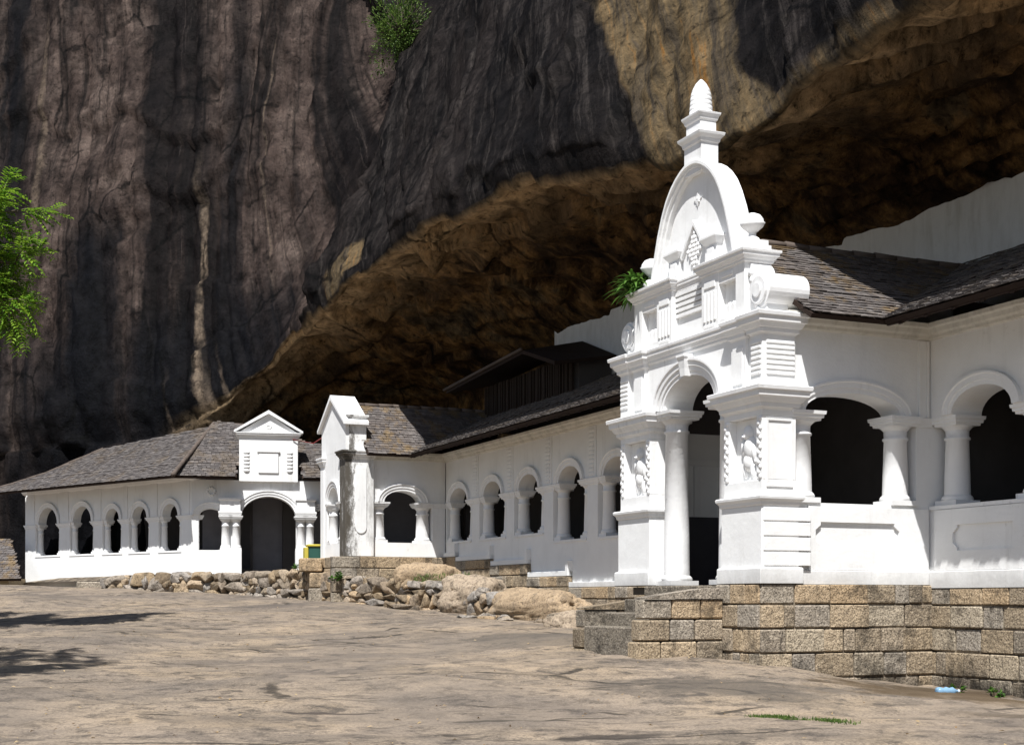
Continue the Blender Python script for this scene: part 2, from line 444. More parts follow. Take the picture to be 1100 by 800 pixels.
def mat_ground():
    m, nt, b = newmat('bare_granite_ground', 0.82); k = N(nt)
    p = k.pos()
    n1 = k.noise(p, 0.35, 8, 0.65, 0.4)
    c = k.ramp(n1, [(0.28, (0.13, 0.108, 0.092)), (0.42, (0.22, 0.178, 0.140)), (0.52, (0.275, 0.218, 0.162)), (0.60, (0.30, 0.232, 0.162)), (0.75, (0.17, 0.145, 0.122))])
    # long diagonal weathering bands
    pb = k.pos((0.6, 1.2, 1), rot=(0, 0, R(-22))); n2 = k.noise(pb, 0.9, 8, 0.7, 0.6)
    c = k.mix(k.ramp(n2, [(0.48, 0.0), (0.68, 0.75)]), c, (0.085, 0.072, 0.060))
    c = k.mix(k.ramp(n2, [(0.25, 0.55), (0.42, 0.0)]), c, (0.34, 0.265, 0.18))
    n3 = k.noise(p, 3.0, 8, 0.75)
    nm = k.noise(k.pos((1.0, 1.35, 1), rot=(0, 0, R(-20))), 1.1, 9, 0.75, 0.5)
    c = k.mix(k.ramp(nm, [(0.34, 0.45), (0.50, 0.0)]), c, (0.12, 0.105, 0.092))
    c = k.mix(k.ramp(n3, [(0.38, 0.9), (0.50, 0.0)]), c, (0.055, 0.046, 0.040))
    nl = k.noise(k.pos((1.2, 9.0, 1), rot=(0, 0, R(-8))), 1.0, 6, 0.7, 0.4)
    c = k.mix(k.ramp(nl, [(0.27, 0.85), (0.33, 0.0)]), c, (0.045, 0.037, 0.03))
    n4 = k.noise(p, 30, 4, 0.8)
    c = k.mix(k.ramp(n4, [(0.36, 0.7), (0.50, 0.0)]), c, (0.06, 0.05, 0.042))
    c = k.mix(k.ramp(n4, [(0.55, 0.0), (0.70, 0.5)]), c, (0.42, 0.35, 0.26))
    ng = k.noise(k.pos((0.22, 0.15, 1)), 1.0, 7, 0.62, 0.6)
    c = k.mix(k.ramp(ng, [(0.50, 0.0), (0.62, 0.5)]), c, (0.12, 0.102, 0.087))
    sh_ = k.math('FRACT', k.math('MULTIPLY', k.noise(k.pos((0.16, 0.26, 1), rot=(0, 0, R(-24))), 1.0, 8, 0.60, 0.15), 4.5))
    c = k.mix(k.ramp(sh_, [(0.0, 0.55), (0.015, 0.35), (0.08, 0.15), (0.4, 0.0)]), c, (0.085, 0.070, 0.058))
    c = k.mix(k.ramp(sh_, [(0.6, 0.0), (0.97, 0.18), (1.0, 0.0)]), c, (0.40, 0.315, 0.23))
    # cracks
    v = k.n('ShaderNodeTexVoronoi', feature='DISTANCE_TO_EDGE'); v.inputs['Scale'].default_value = 0.42
    wv = k.mix(0.35, k.pos((0.55, 1.3, 1), rot=(0, 0, R(-14))), k.noise(p, 0.8, 6, 0.7, out='Color'), 'ADD')
    k.l(wv, v.inputs['Vector'])
    crk = k.ramp(v.outputs['Distance'], [(0.0, 1.0), (0.008, 0.9), (0.017, 0.0)])
    crk = k.math('MULTIPLY', crk, k.ramp(k.noise(p, 0.5, 3), [(0.50, 0.0), (0.58, 1.0)]))
    c = k.mix(k.math('MULTIPLY', crk, 0.85), c, (0.03, 0.025, 0.02))
    # dark damp stains, each with its own place and outline
    nd = k.noise(p, 0.9, 6, 0.7, out='Color')
    for (x, y, rx, ry, rot, s_, cc) in [
        (0.9, 13.3, 0.75, 0.22, 14, 0.85, (0.04, 0.033, 0.028)), (0.25, 14.6, 0.8, 0.13, 4, 0.8, (0.045, 0.038, 0.03)), (1.3, 12.7, 0.9, 0.15, 0, 0.7, (0.05, 0.04, 0.03)),
        (-2.0, 15.3, 0.9, 0.1, 6, 0.8, (0.05, 0.04, 0.035)), (2.7, 17.4, 1.9, 1.2, -25, 0.7, (0.07, 0.06, 0.05)), (5.6, 18.0, 2.0, 1.2, -10, 0.85, (0.065, 0.042, 0.02)),
        (6.2, 19.7, 1.9, 0.8, 20, 0.9, (0.05, 0.033, 0.017)), (6.0, 15.5, 1.6, 0.35, -12, 0.55, (0.08, 0.06, 0.04)), (1.0, 24.0, 2.6, 1.6, -30, 0.6, (0.08, 0.07, 0.06)), (-6.6, 37.5, 1.6, 0.7, 10, 0.5, (0.07, 0.06, 0.055))]:
        mp = k.n('ShaderNodeMapping'); mp.vector_type = 'TEXTURE'
        mp.inputs['Location'].default_value = (x, y, 0); mp.inputs['Rotation'].default_value = (0, 0, R(rot)); mp.inputs['Scale'].default_value = (rx, ry, 1)
        g = k.n('ShaderNodeSeparateXYZ'); k.l(k.pos(), g.inputs[0])
        cb = k.n('ShaderNodeCombineXYZ'); k.l(g.outputs[0], cb.inputs[0]); k.l(g.outputs[1], cb.inputs[1])
        k.l(cb.outputs[0], mp.inputs['Vector'])
        off = k.n('ShaderNodeVectorMath', operation='MULTIPLY_ADD')
        sc = k.n('ShaderNodeVectorMath', operation='SUBTRACT'); k.l(nd, sc.inputs[0]); sc.inputs[1].default_value = (0.5, 0.5, 0.5)
        k.l(sc.outputs[0], off.inputs[0]); off.inputs[1].default_value = (2.6, 2.6, 0); k.l(mp.outputs[0], off.inputs[2])
        fl = k.n('ShaderNodeVectorMath', operation='MULTIPLY'); k.l(off.outputs[0], fl.inputs[0]); fl.inputs[1].default_value = (1, 1, 0)
        ln = k.n('ShaderNodeVectorMath', operation='LENGTH'); k.l(fl.outputs[0], ln.inputs[0])
        msk = k.ramp(ln.outputs['Value'], [(0.55, s_), (1.0, 0.0)])
        c = k.mix(msk, c, cc)
    k.l(c, b.inputs['Base Color'])
    q = k.bump(None, n3, 0.45, 0.03)
    q = k.bump(None, nm, 0.35, 0.05, q)
    q = k.bump(None, sh_, 0.25, 0.05, q)
    q = k.bump(None, k.math('SUBTRACT', 1.0, crk), 0.8, 0.03, q)
    k.bump(b, n4, 0.5, 0.012, q)
    return m
gm.materials.append(mat_ground())

# ------------------------------------------------------------------ the cliff with its overhang
lipxy = [(1250,-200,1.35),(1100,-90,1.35),(1000,-22,1.3),(950,8,1.3),(890,58,1.3),(830,108,1.25),(775,150,1.2),(740,165,1.2),(690,166,1.2),(640,172,1.1),(590,180,.95),(560,187,.85),(520,205,.8),(490,224,.75),(440,243,.72),(395,280,.7),(345,322,.68),(310,358,.68),(285,398,.7),(255,436,.72)]
lt = []
for px, py, b in lipxy:
    r = (px-550)/1500
    a = (3.573+.9166*b-(20+.4*b)*r)/(.4+.9166*r)
    Y = 20+.9166*a+.4*b
    lt.append((a, b, (643-py)/1500*Y))
lt.sort()
LA = np.array(lt)
ss = np.concatenate([np.arange(-40, -6, 1.0), np.arange(-6, 38, 0.11), np.arange(38, 52, 0.2), np.arange(52, 110, 1.5)])
# trace of the cliff foot: along A, then bending towards the camera's left
tr = {}; S0 = 28.0
pos0 = F(S0, 0.9); headA = math.atan2(A.y, A.x); headC = math.atan2(0.446, -0.895)
fine = np.arange(S0, 112, 0.05); px_, py_ = pos0.x, pos0.y; pts = []
for s in fine:
    t = min(1, max(0, (s-28.5)/5.0)); t = t*t*(3-2*t); h = headA+(headC-headA)*t
    pts.append((px_, py_, h)); px_ += 0.05*math.cos(h); py_ += 0.05*math.sin(h)
def trace(s):
    if s < S0:
        p = F(s, 0.9); return p.x, p.y, headA
    i = min(len(pts)-1, int((s-S0)/0.05)); return pts[i]
def sstep(a, b, x):
    t = min(1, max(0, (x-a)/(b-a))); return t*t*(3-2*t)
NB, NS, NL, NF = 6, 56, 8, 150
def profile(s):
    bl = float(np.interp(s, LA[:,0], LA[:,1])); H = float(np.interp(s, LA[:,0], LA[:,2]))
    hq = noise.noise(Vector((s*0.42, 2, 2)))*2.6+0.3*noise.noise(Vector((s*1.5, 2, 4))); H += 0.17*(math.floor(hq)+min(1, (hq % 1.0)*4))-0.05+0.07*noise.noise(Vector((s*1.9, 5, 5)))
    o = bl-0.9; k = sstep(29.5, 38.5, s)
    over = []
    for i in range(NB): over.append((5.9, -1+7.7*i/NB))
    for i in range(NS):
        t = i/NS; d = 5.9*(1-t)+(o+0.18)*t
        z = (6.72+0.45*sstep(7, 13, s))*(1-t)+(H-0.22)*t+0.55*math.sin(math.pi*t)*(0.5+0.5*t)
        over.append((d, z))
    for i in range(NL):
        t = i/NL; an = -math.pi*0.62+t*math.pi*0.75
        over.append((o+0.18-0.18*math.cos(an+0.3), H-0.0+0.22*math.sin(an)))
    zt = 42.0
    for i in range(NF+1):
        t = (i/NF)**1.7; z = H+0.22+(zt-H)*t; over.append((o+0.02+0.44*(z-H-0.2)+0.004*(z-H)**2, z))
    if k <= 0: return over
    nt_ = NB+NS+NL
    left = []
    for i in range(nt_):
        z = -3+10.0*i/nt_; left.append((0.10+0.02*z, z))
    for i in range(NF+1):
        t = (i/NF)**1.35; z = 7+(zt-7)*t; left.append((0.24+0.33*(z-7), z))
    return [(a_[0]*(1-k)+b_[0]*k, a_[1]*(1-k)+b_[1]*k) for a_, b_ in zip(over, left)]
cv = []; att_s = []; att_t = []; att_d = []; uvs = []; att_l = []; att_r = []
NPF = NB+NS+NL+NF+1
for s in ss:
    x, y, h = trace(s); nx, ny = math.sin(h), -math.cos(h)   # inward
    pr = profile(s); H = float(np.interp(s, LA[:,0], LA[:,2])); k = sstep(30.5, 37, s)
    vlen = 0; last = None
    for i, (d, z) in enumerate(pr):
        if last: vlen += math.hypot(d-last[0], z-last[1])
        last = (d, z)
        j = max(1, min(NPF-2, i)); t0, t1 = pr[j-1], pr[j+1]
        L = math.hypot(t1[0]-t0[0], t1[1]-t0[1])+1e-6; nd, nz = -(t1[1]-t0[1])/L, (t1[0]-t0[0])/L   # outward in (d,z)
        P = Vector((x+nx*d, y+ny*d, z))
        insoff = i < NB+NS
        w = 1.0
        if insoff and k < 0.5: w = 0.12+0.88*sstep(NB, NB+26, i)
        lp = 1.0
        sa = s-(z-9)*(0.25*k+0.80*(1-k)) if not insoff else s
        disp = 0.55*noise.noise(Vector((s*0.16, z*0.11, 2.0)))*(1.0 if not insoff or k > .5 else 0.7)
        disp += 0.20*noise.noise(Vector((sa*0.55, z*0.20, 5.0)))
        disp += 0.13*noise.fractal(Vector((sa*0.9, z*0.6, 0.0 if not insoff else d*0.9)), 0.8, 2.15, 5)
        if insoff and k < 0.8:
            q = noise.noise(Vector((s*0.16+d*0.15, d*0.50, 7.0)))*3.0+0.15*noise.noise(Vector((s*1.1, d*1.1, 3)))+0.05*noise.noise(Vector((s*3, d*3, 3))); fr = q % 1.0
            disp -= 0.42*min(1, fr*12)*(1-fr)*(1-k)
            disp += 0.14*noise.fractal(Vector((s*0.8, d*1.1, 3.3)), 0.8, 2.2, 5)
        else:
            # vertical flutes, plates that have come off, one long ledge
            fl = abs(noise.noise(Vector((sa*0.75, z*0.07, 11.0)))); disp -= 0.22*max(0, 0.16-fl)/0.16*(0.25+0.75*k)
            q = noise.noise(Vector((sa*0.15, z*0.10, 21.0)))*3.2+0.22*noise.noise(Vector((s*0.6, z*0.5, 2)))+0.08*noise.noise(Vector((s*2.0, z*1.6, 5)));  fr = q % 1.0
            disp += 0.34*min(1, fr*14)*(1-fr)*(0.6+0.4*k)
            if k > 0.3:
                zl = 15.6-0.20*(s-37)+0.5*noise.noise(Vector((s*0.35, 0, 4)))
                if z > zl and 31.5 < s < 44: disp += 0.24*math.exp(-(z-zl)*0.40)*(0.6+0.8*noise.noise(Vector((s*0.5, 1, 1))))*sstep(31.5, 34, s)*(1-sstep(42, 44, s))
        # crease where the left wall meets the overhanging mass
        if not insoff:
            pass
        s_c = float(np.interp(z, [6, 9.5, 12.5, 15.3, 18.7, 24, 40], [33.0, 26.4, 27.0, 27.8, 29.8, 32.5, 38.0]))+0.25*noise.noise(Vector((z*0.6, 3, 8)))
        lwc = sstep(s_c-0.06, s_c+0.10, s)
        if not insoff and s > s_c-0.06: disp -= 0.75*lwc*math.exp(-max(0, s-s_c)/3.2)
        if not insoff and s <= s_c: disp += 0.25*math.exp(-(s_c-s)/1.2)*(1 if z > 9 else 0)
        lipw = 1-0.75*math.exp(-((i-(NB+NS+NL/2))/7.0)**2)*(1-k)
        disp *= lipw*w
        P += Vector((nx*nd, ny*nd, nz))*disp
        cv.append(tuple(P))
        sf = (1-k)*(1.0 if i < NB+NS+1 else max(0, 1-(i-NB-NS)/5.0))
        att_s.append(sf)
        # the pale spalled patch above the lip behind the gate
        tz = z-H
        e0 = 5.5+1.25*tz+0.35*noise.noise(Vector((tz*1.2, 0, 1))); e1 = 1.6+1.1*tz+0.35*noise.noise(Vector((tz*1.1, 5, 1)))
        inside = sstep(e1-0.08, e1+0.08, s)*(1-sstep(e0-0.08, e0+0.08, s))
        tn = inside*(1 if not insoff else 0)*(1-k)
        if s < 2.6 and not insoff:      # brown rim of the lip to the right
            tn = max(tn, 0.6*(1-sstep(0.05, 0.30, tz)))
        if not insoff: tn = max(tn, 0.9*(1-sstep(0.75, 1.0, math.hypot((s-24.2+0.35*(z-10))/1.35, (z-10.1)/1.05)+0.25*noise.noise(Vector((s*1.3, z*1.3, 6))))))
        # pale slab left of the overhang
        att_t.append(tn)
        att_l.append(lwc if not insoff else k)
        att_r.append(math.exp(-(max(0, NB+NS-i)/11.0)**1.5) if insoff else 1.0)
        dk = 0.0
        if not insoff: dk = (1-k)*sstep(0.0, 1.5, tz)
        att_d.append(dk)
        uvs.append((sa, z))
ns_ = len(ss)
cf = [(i*NPF+j, (i+1)*NPF+j, (i+1)*NPF+j+1, i*NPF+j+1) for i in range(ns_-1) for j in range(NPF-1)]
cm = bpy.data.meshes.new('cliff'); cm.from_pydata(cv, [], cf); cm.update()
cm.polygons.foreach_set('use_smooth', [True]*len(cf))
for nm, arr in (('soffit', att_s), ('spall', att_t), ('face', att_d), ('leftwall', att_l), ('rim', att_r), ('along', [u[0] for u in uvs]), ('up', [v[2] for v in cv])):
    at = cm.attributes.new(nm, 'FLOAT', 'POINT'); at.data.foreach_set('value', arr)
cliff = bpy.data.objects.new('cliff', cm); col.objects.link(cliff); tag(cliff, kind='structure')
def mat_cliff():
    m, nt, b = newmat('stained_gneiss_cliff', 0.62); k = N(nt)
    b.inputs['Specular IOR Level'].default_value = 0.035
    p = k.pos()
    cb = k.n('ShaderNodeCombineXYZ'); k.l(k.attr('along'), cb.inputs[0]); k.l(k.attr('up'), cb.inputs[1])
    uv = cb.outputs[0]
    def st(sx, sy, off=0.0):
        mp = k.n('ShaderNodeMapping'); mp.inputs['Scale'].default_value = (sx, sy, 1); mp.inputs['Location'].default_value = (off, off, 0)
        k.l(uv, mp.inputs['Vector']); return mp.outputs[0]
    lw = k.attr('leftwall')
    n1 = k.noise(p, 0.5, 9, 0.7)
    base = k.ramp(n1, [(0.30, (0.017, 0.0125, 0.0108)), (0.5, (0.056, 0.0405, 0.0345)), (0.7, (0.120, 0.091, 0.077))])
    # broad black water curtains, then narrow ones
    w1 = k.noise(st(0.33, 0.030), 1.0, 5, 0.6, 0.3)
    blk = k.ramp(w1, [(0.42, 0.0), (0.54, 1.0)])
    base = k.mix(k.math('MULTIPLY', blk, 0.88), base, (0.0030, 0.0030, 0.0036))
    w2 = k.noise(st(1.7, 0.07, 3.0), 1.0, 7, 0.72, 0.2)
    base = k.mix(k.ramp(w2, [(0.50, 0.0), (0.62, 0.8)]), base, (0.0045, 0.004, 0.004))
    w3 = k.noise(st(2.6, 0.10, 9.0), 1.0, 8, 0.75, 0.2)
    base = k.mix(k.ramp(w3, [(0.60, 0.0), (0.70, 0.75)]), base, (0.065, 0.052, 0.046))
    # the mass to the right is darker, with grey drips
    rb = k.mix(k.ramp(n1, [(0.35, 0.0), (0.7, 1.0)]), (0.0035, 0.0032, 0.0034), (0.013, 0.0108, 0.0102))
    w4 = k.noise(st(3.2, 0.16, 1.0), 1.0, 9, 0.8, 0.1)
    rb = k.mix(k.ramp(w4, [(0.50, 0.0), (0.70, 0.8)]), rb, (0.070, 0.060, 0.054))
    w5 = k.noise(st(0.45, 0.05, 7.0), 1.0, 4, 0.6)
    rb = k.mix(k.ramp(w5, [(0.46, 0.0), (0.66, 0.75)]), rb, (0.030, 0.024, 0.022))
    c = k.mix(lw, rb, base)
    for a0_, a1_, zt_, am in ((38.9, 41.6, 15.5, 0.85), (29.5, 33.6, 12.0, 0.75), (45.0, 46.6, 30.0, 0.65), (36.0, 38.6, 11.0, 0.75), (30.0, 46.0, 10.5, 0.68), (32.6, 34.4, 22.0, 0.55)):
        mid, hw_ = (a0_+a1_)/2, (a1_-a0_)/2
        dd = k.math('DIVIDE', k.math('ABSOLUTE', k.math('SUBTRACT', k.math('ADD', k.attr('along'), k.math('MULTIPLY', k.math('SUBTRACT', k.noise(st(0.5, 0.15, 5), 1.0, 6, 0.7), 0.5), 1.6)), mid)), hw_)
        g = k.ramp(dd, [(0.75, 1.0), (1.05, 0.0)])
        r1 = k.n('ShaderNodeMapRange'); r1.interpolation_type = 'SMOOTHSTEP'; k.l(k.attr('up'), r1.inputs[0]); r1.inputs[1].default_value = zt_-1.5; r1.inputs[2].default_value = zt_+1.0; r1.inputs[3].default_value = 1; r1.inputs[4].default_value = 0
        c = k.mix(k.math('MULTIPLY', k.math('MULTIPLY', g, r1.outputs[0]), k.math('MULTIPLY', lw, am)), c, (0.0042, 0.0045, 0.0058))
    # two pale mineral streaks on the left wall
    along = k.attr('along'); up = k.attr('up')
    wob = k.math('MULTIPLY', k.math('SUBTRACT', k.noise(st(0.6, 0.25, 2), 1.0, 6, 0.75), 0.5), 0.8)
    for s0, wd, z0, z1, amt in ((35.35, 0.26, 6.5, 18.0, 0.9), (34.4, 0.12, 5.0, 10.0, 0.6), (44.0, 0.22, 15.0, 27.0, 0.5), (35.2, 0.40, 6.0, 9.5, 0.9), (36.9, 0.10, 4.0, 9.0, 0.5), (31.0, 0.10, 12.0, 24.0, 0.4)):
        dd = k.math('ABSOLUTE', k.math('SUBTRACT', k.math('ADD', along, wob), s0))
        g = k.ramp(k.math('DIVIDE', dd, wd), [(0.35, 1.0), (1.0, 0.0)])
        r1 = k.n('ShaderNodeMapRange'); r1.interpolation_type = 'SMOOTHSTEP'; k.l(up, r1.inputs[0]); r1.inputs[1].default_value = z0-1; r1.inputs[2].default_value = z0+1
        r2 = k.n('ShaderNodeMapRange'); r2.interpolation_type = 'SMOOTHSTEP'; k.l(up, r2.inputs[0]); r2.inputs[1].default_value = z1-4; r2.inputs[2].default_value = z1; r2.inputs[3].default_value = 1; r2.inputs[4].default_value = 0
        g = k.math('MULTIPLY', g, k.math('MULTIPLY', r1.outputs[0], r2.outputs[0]))
        g = k.math('MULTIPLY', g, k.ramp(k.noise(p, 1.2, 7, 0.75), [(0.38, 0.15), (0.58, 1.0)]))
        c = k.mix(k.math('MULTIPLY', g, amt), c, (0.17, 0.13, 0.095))
    # under the overhang: ochre and rust mottled with near-black, paler towards the lip
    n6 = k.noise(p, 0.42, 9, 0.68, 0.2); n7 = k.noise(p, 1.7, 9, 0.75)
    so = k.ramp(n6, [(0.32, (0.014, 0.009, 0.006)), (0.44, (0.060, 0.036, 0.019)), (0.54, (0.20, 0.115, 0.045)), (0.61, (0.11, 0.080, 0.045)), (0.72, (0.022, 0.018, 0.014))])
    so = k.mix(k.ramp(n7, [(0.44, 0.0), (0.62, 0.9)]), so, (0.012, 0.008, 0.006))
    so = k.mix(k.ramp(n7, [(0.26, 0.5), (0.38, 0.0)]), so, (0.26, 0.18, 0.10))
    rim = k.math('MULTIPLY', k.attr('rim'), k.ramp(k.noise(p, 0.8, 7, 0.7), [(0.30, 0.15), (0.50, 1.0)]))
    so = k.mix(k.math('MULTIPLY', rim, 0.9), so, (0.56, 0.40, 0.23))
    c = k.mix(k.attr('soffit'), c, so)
    # spalled patch: tan with rusty vertical drips
    w6 = k.noise(st(3.0, 0.25, 4), 1.0, 8, 0.75, 0.2)
    tn = k.ramp(w6, [(0.30, (0.022, 0.019, 0.016)), (0.42, (0.060, 0.047, 0.033)), (0.50, (0.095, 0.070, 0.040)), (0.58, (0.135, 0.094, 0.050)), (0.68, (0.20, 0.093, 0.022))])
    c = k.mix(k.attr('spall'), c, tn)
    pv = k.pos((1, 1, 0.8))
    fine_ = k.noise(pv, 5.5, 8, 0.78); mid_ = k.noise(pv, 1.5, 8, 0.72, 0.3)
    vf = k.n('ShaderNodeTexVoronoi', feature='F1'); vf.inputs['Scale'].default_value = 1.7
    k.l(k.mix(0.5, k.pos((1, 1, 0.5)), k.noise(p, 1.5, 6, 0.75, out='Color'), 'ADD'), vf.inputs['Vector']); fac = vf.outputs['Distance']
    vc = k.n('ShaderNodeTexVoronoi', feature='DISTANCE_TO_EDGE'); vc.inputs['Scale'].default_value = 0.30
    k.l(k.mix(0.6, k.pos((1, 1, 0.7)), k.noise(p, 0.9, 7, 0.75, out='Color'), 'ADD'), vc.inputs['Vector'])
    ck = k.math('MULTIPLY', k.ramp(vc.outputs['Distance'], [(0.0, 1.0), (0.010, 0.8), (0.022, 0.0)]), k.ramp(k.noise(p, 0.4, 4), [(0.46, 0.0), (0.56, 1.0)]))
    c = k.mix(k.math('MULTIPLY', ck, 0.85), c, (0.002, 0.002, 0.002))
    c = k.mix(1.0, c, k.ramp(mid_, [(0.32, 0.18), (0.44, 0.62), (0.54, 0.95), (0.66, 1.0)]), 'MULTIPLY')
    c = k.mix(k.ramp(fine_, [(0.34, 0.9), (0.42, 0.35), (0.46, 0.0)]), c, (0.0015, 0.0012, 0.0012))
    br = k.mix(1.0, c, (1.9, 1.85, 1.8), 'MULTIPLY')
    c = k.mix(k.math('MULTIPLY', k.ramp(fine_, [(0.54, 0.0), (0.68, 1.0)]), k.ramp(mid_, [(0.42, 0.2), (0.62, 1.0)])), c, br)
    k.l(c, b.inputs['Base Color'])
    q = k.bump(None, n7, 0.45, 0.10)
    q = k.bump(None, mid_, 0.6, 0.16, q)
    q = k.bump(None, w2, 0.2, 0.08, q)
    q = k.bump(None, fac, 0.9, 0.10, q)
    k.bump(b, fine_, 0.6, 0.05, q)
    return m
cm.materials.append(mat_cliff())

# ------------------------------------------------------------------ shared pieces
Z_CAP, Z_SPR = 2.75, 2.76
COLCACHE = {}
def column(parent, T, x, y, z0, r=0.19, z1=Z_CAP, hw=0.27, mat=None):
    """short round column on a square base under a square abacus; the mesh is shared"""
    key = (round(z1-z0, 2), r, hw); h = z1-z0; mat = mat or M['trim']
    if key not in COLCACHE:
        def raw(mb, nm):
            me = bpy.data.meshes.new(nm); me.from_pydata([tuple(v) for v in mb.v], [], mb.f); me.polygons.foreach_set('use_smooth', mb.sm); me.update()
            bm = bmesh.new(); bm.from_mesh(me); bmesh.ops.recalc_face_normals(bm, faces=bm.faces); bm.to_mesh(me); bm.free()
            me.materials.append(mat); return me
        sh = MB().lathe(0, 0, [(0.16, r*1.03), (0.3*h, r*1.0), (h-0.36, r*0.9), (h-0.345, r*1.02), (h-0.315, r*1.02), (h-0.30, r*0.9), (h-0.2, r*0.92)], 28)
        ba = MB().box(-hw*0.86, hw*0.86, -hw*0.86, hw*0.86, 0.0, 0.075)
        ba.lathe(0, 0, [(0.075, r*1.2), (0.10, r*1.26), (0.135, r*1.18), (0.16, r*1.04)], 28)
        ca = MB().lathe(0, 0, [(h-0.205, r*0.95), (h-0.19, r*1.0), (h-0.165, r*1.13), (h-0.15, r*1.24), (h-0.14, r*1.24)], 28)
        ca.loft_rect(-hw, hw, -hw, hw, [(h-0.14, -0.035), (h-0.105, -0.03), (h-0.10, -0.005), (h-0.055, 0.0), (h-0.05, 0.018), (h, 0.025)])
        COLCACHE[key] = (raw(sh, 'column'), raw(ba, 'base'), raw(ca, 'capital'))
    ms = COLCACHE[key]
    inv = MW[parent.name].inverted()
    o = bpy.data.objects.new('column', ms[0]); col.objects.link(o); o.parent = parent
    o.matrix_basis = inv @ T @ Matrix.Translation((x, y, z0)); MW[o.name] = T @ Matrix.Translation((x, y, z0))
    for me, nm in ((ms[1], 'base'), (ms[2], 'capital')):
        c = bpy.data.objects.new(nm, me); col.objects.link(c); c.parent = o
    return o
ARCHP = [(0.0, -0.05), (0.0, 0.03), (0.07, 0.03), (0.075, 0.05), (0.15, 0.055), (0.165, 0.075), (0.195, 0.075), (0.20, -0.05)]
def arch_trim(parent, T, xc, w, rise, y=0.0, z=Z_SPR, prof=ARCHP, mat=None):
    return MB(T).arch(xc, w, z, rise, prof, y).build('arch_moulding', mat or M['trim'], parent)
CORN = [(0, 0.0), (0.04, 0.03), (0.045, 0.05), (0.10, 0.06), (0.16, 0.12), (0.165, 0.14), (0.22, 0.15)]
def cornice_prof(z0, z1, proj):
    h = z1-z0
    return [(z0, -0.005), (z0+0.10*h, 0.16*proj), (z0+0.13*h, 0.28*proj), (z0+0.30*h, 0.30*proj), (z0+0.33*h, 0.42*proj), (z0+0.52*h, 0.62*proj), (z0+0.56*h, 0.78*proj), (z0+0.78*h, 0.80*proj), (z0+0.82*h, 0.96*proj), (z1-0.03*h, proj), (z1, proj*0.94)]

# rows of small tiles over a sloping polygon
def roof(parent, e0, e1, up, poly, mat, name='roof', tw=0.135, ex=0.115, base_mat=None, jag=1.0, thick=0.07):
    """e0->e1 eave line (world), up = up-slope vector (world, unit); poly in (s along eave, t up the slope) metres"""
    e0, e1, up = Vector(e0), Vector(e1), Vector(up).normalized()
    d = (e1-e0).normalized(); nrm = d.cross(up).normalized()
    if nrm.z < 0: nrm = -nrm
    def inside(x, y):
        c = False; n = len(poly)
        for i in range(n):
            x1, y1 = poly[i]; x2, y2 = poly[(i+1) % n]
            if (y1 > y) != (y2 > y) and x < (x2-x1)*(y-y1)/(y2-y1)+x1: c = not c
        return c
    mb = MB(); tmax = max(p[1] for p in poly); smin = min(p[0] for p in poly); smax = max(p[0] for p in poly)
    rows = int(tmax/ex)+1
    for j in range(rows):
        t0 = j*ex; off = random.uniform(0, tw); sag = 0.012*noise.noise(Vector((j*0.7, smin, 1)))
        n = int((smax-smin)/tw)+2
        for i in range(n):
            s = smin-off+i*tw; w = tw*random.uniform(0.90, 0.985)
            if not inside(s+tw/2, t0+ex*0.5): continue
            l0 = 0.024+random.uniform(-0.005, 0.008)*jag; l1 = 0.006; tl = t0-random.uniform(0, 0.03)*jag
            yw = random.uniform(-0.012, 0.012)*jag
            p = []
            for (ds, dt, hh) in ((0, tl, l0), (w, tl, l0+random.uniform(-.006, .006)*jag), (w, t0+ex*1.15, l1), (0, t0+ex*1.15, l1)):
                p.append(e0+d*(s+ds+yw*(dt-t0)/ex)+up*(dt)+nrm*(hh+sag))
            q = [v-nrm*0.014 for v in p]
            mb.add([tuple(v) for v in p+q], [(0,1,2,3),(4,7,6,5),(0,4,5,1),(1,5,6,2),(3,2,6,7),(0,3,7,4)])
    o = mb.build(name, mat, parent, recalc=False)
    sb = MB(); top = [e0+d*x+up*y-nrm*0.02 for x, y in poly]; bot = [v-nrm*thick for v in top]; n = len(poly)
    sb.add([tuple(v) for v in top+bot], [tuple(range(n)), tuple(range(2*n-1, n-1, -1))]+[((i+1) % n, i, n+i, n+(i+1) % n) for i in range(n)])
    bo = sb.build('boarding', base_mat or M['wood'], o)
    return o
def ridge_cap(parent, p0, p1, r=0.10, mat=None, name='ridge_cap'):
    p0, p1 = Vector(p0), Vector(p1); L = (p1-p0).length; n = max(2, int(L/0.42)); mb = MB()
    for i in range(n):
        a = p0.lerp(p1, i/n); b = p0.lerp(p1, (i+1.12)/n) if i < n-1 else p1
        mb.tube([a+Vector((0,0,random.uniform(-.01,.015))), b+Vector((0,0,random.uniform(-.01,.01)))], r*random.uniform(0.95, 1.05), r*0.86, 10)
    return mb.build(name, mat or M['ridge'], parent)
def rust(mb, x0, x1, y, z0, z1, n, proud=0.018, gap=0.02):
    h = (z1-z0)/n
    for i in range(n): mb.cbox(x0, x1, y-proud, y+0.02, z0+i*h+gap/2, z0+(i+1)*h-gap/2, 0.006)

RZ = math.atan2(B.y, B.x)
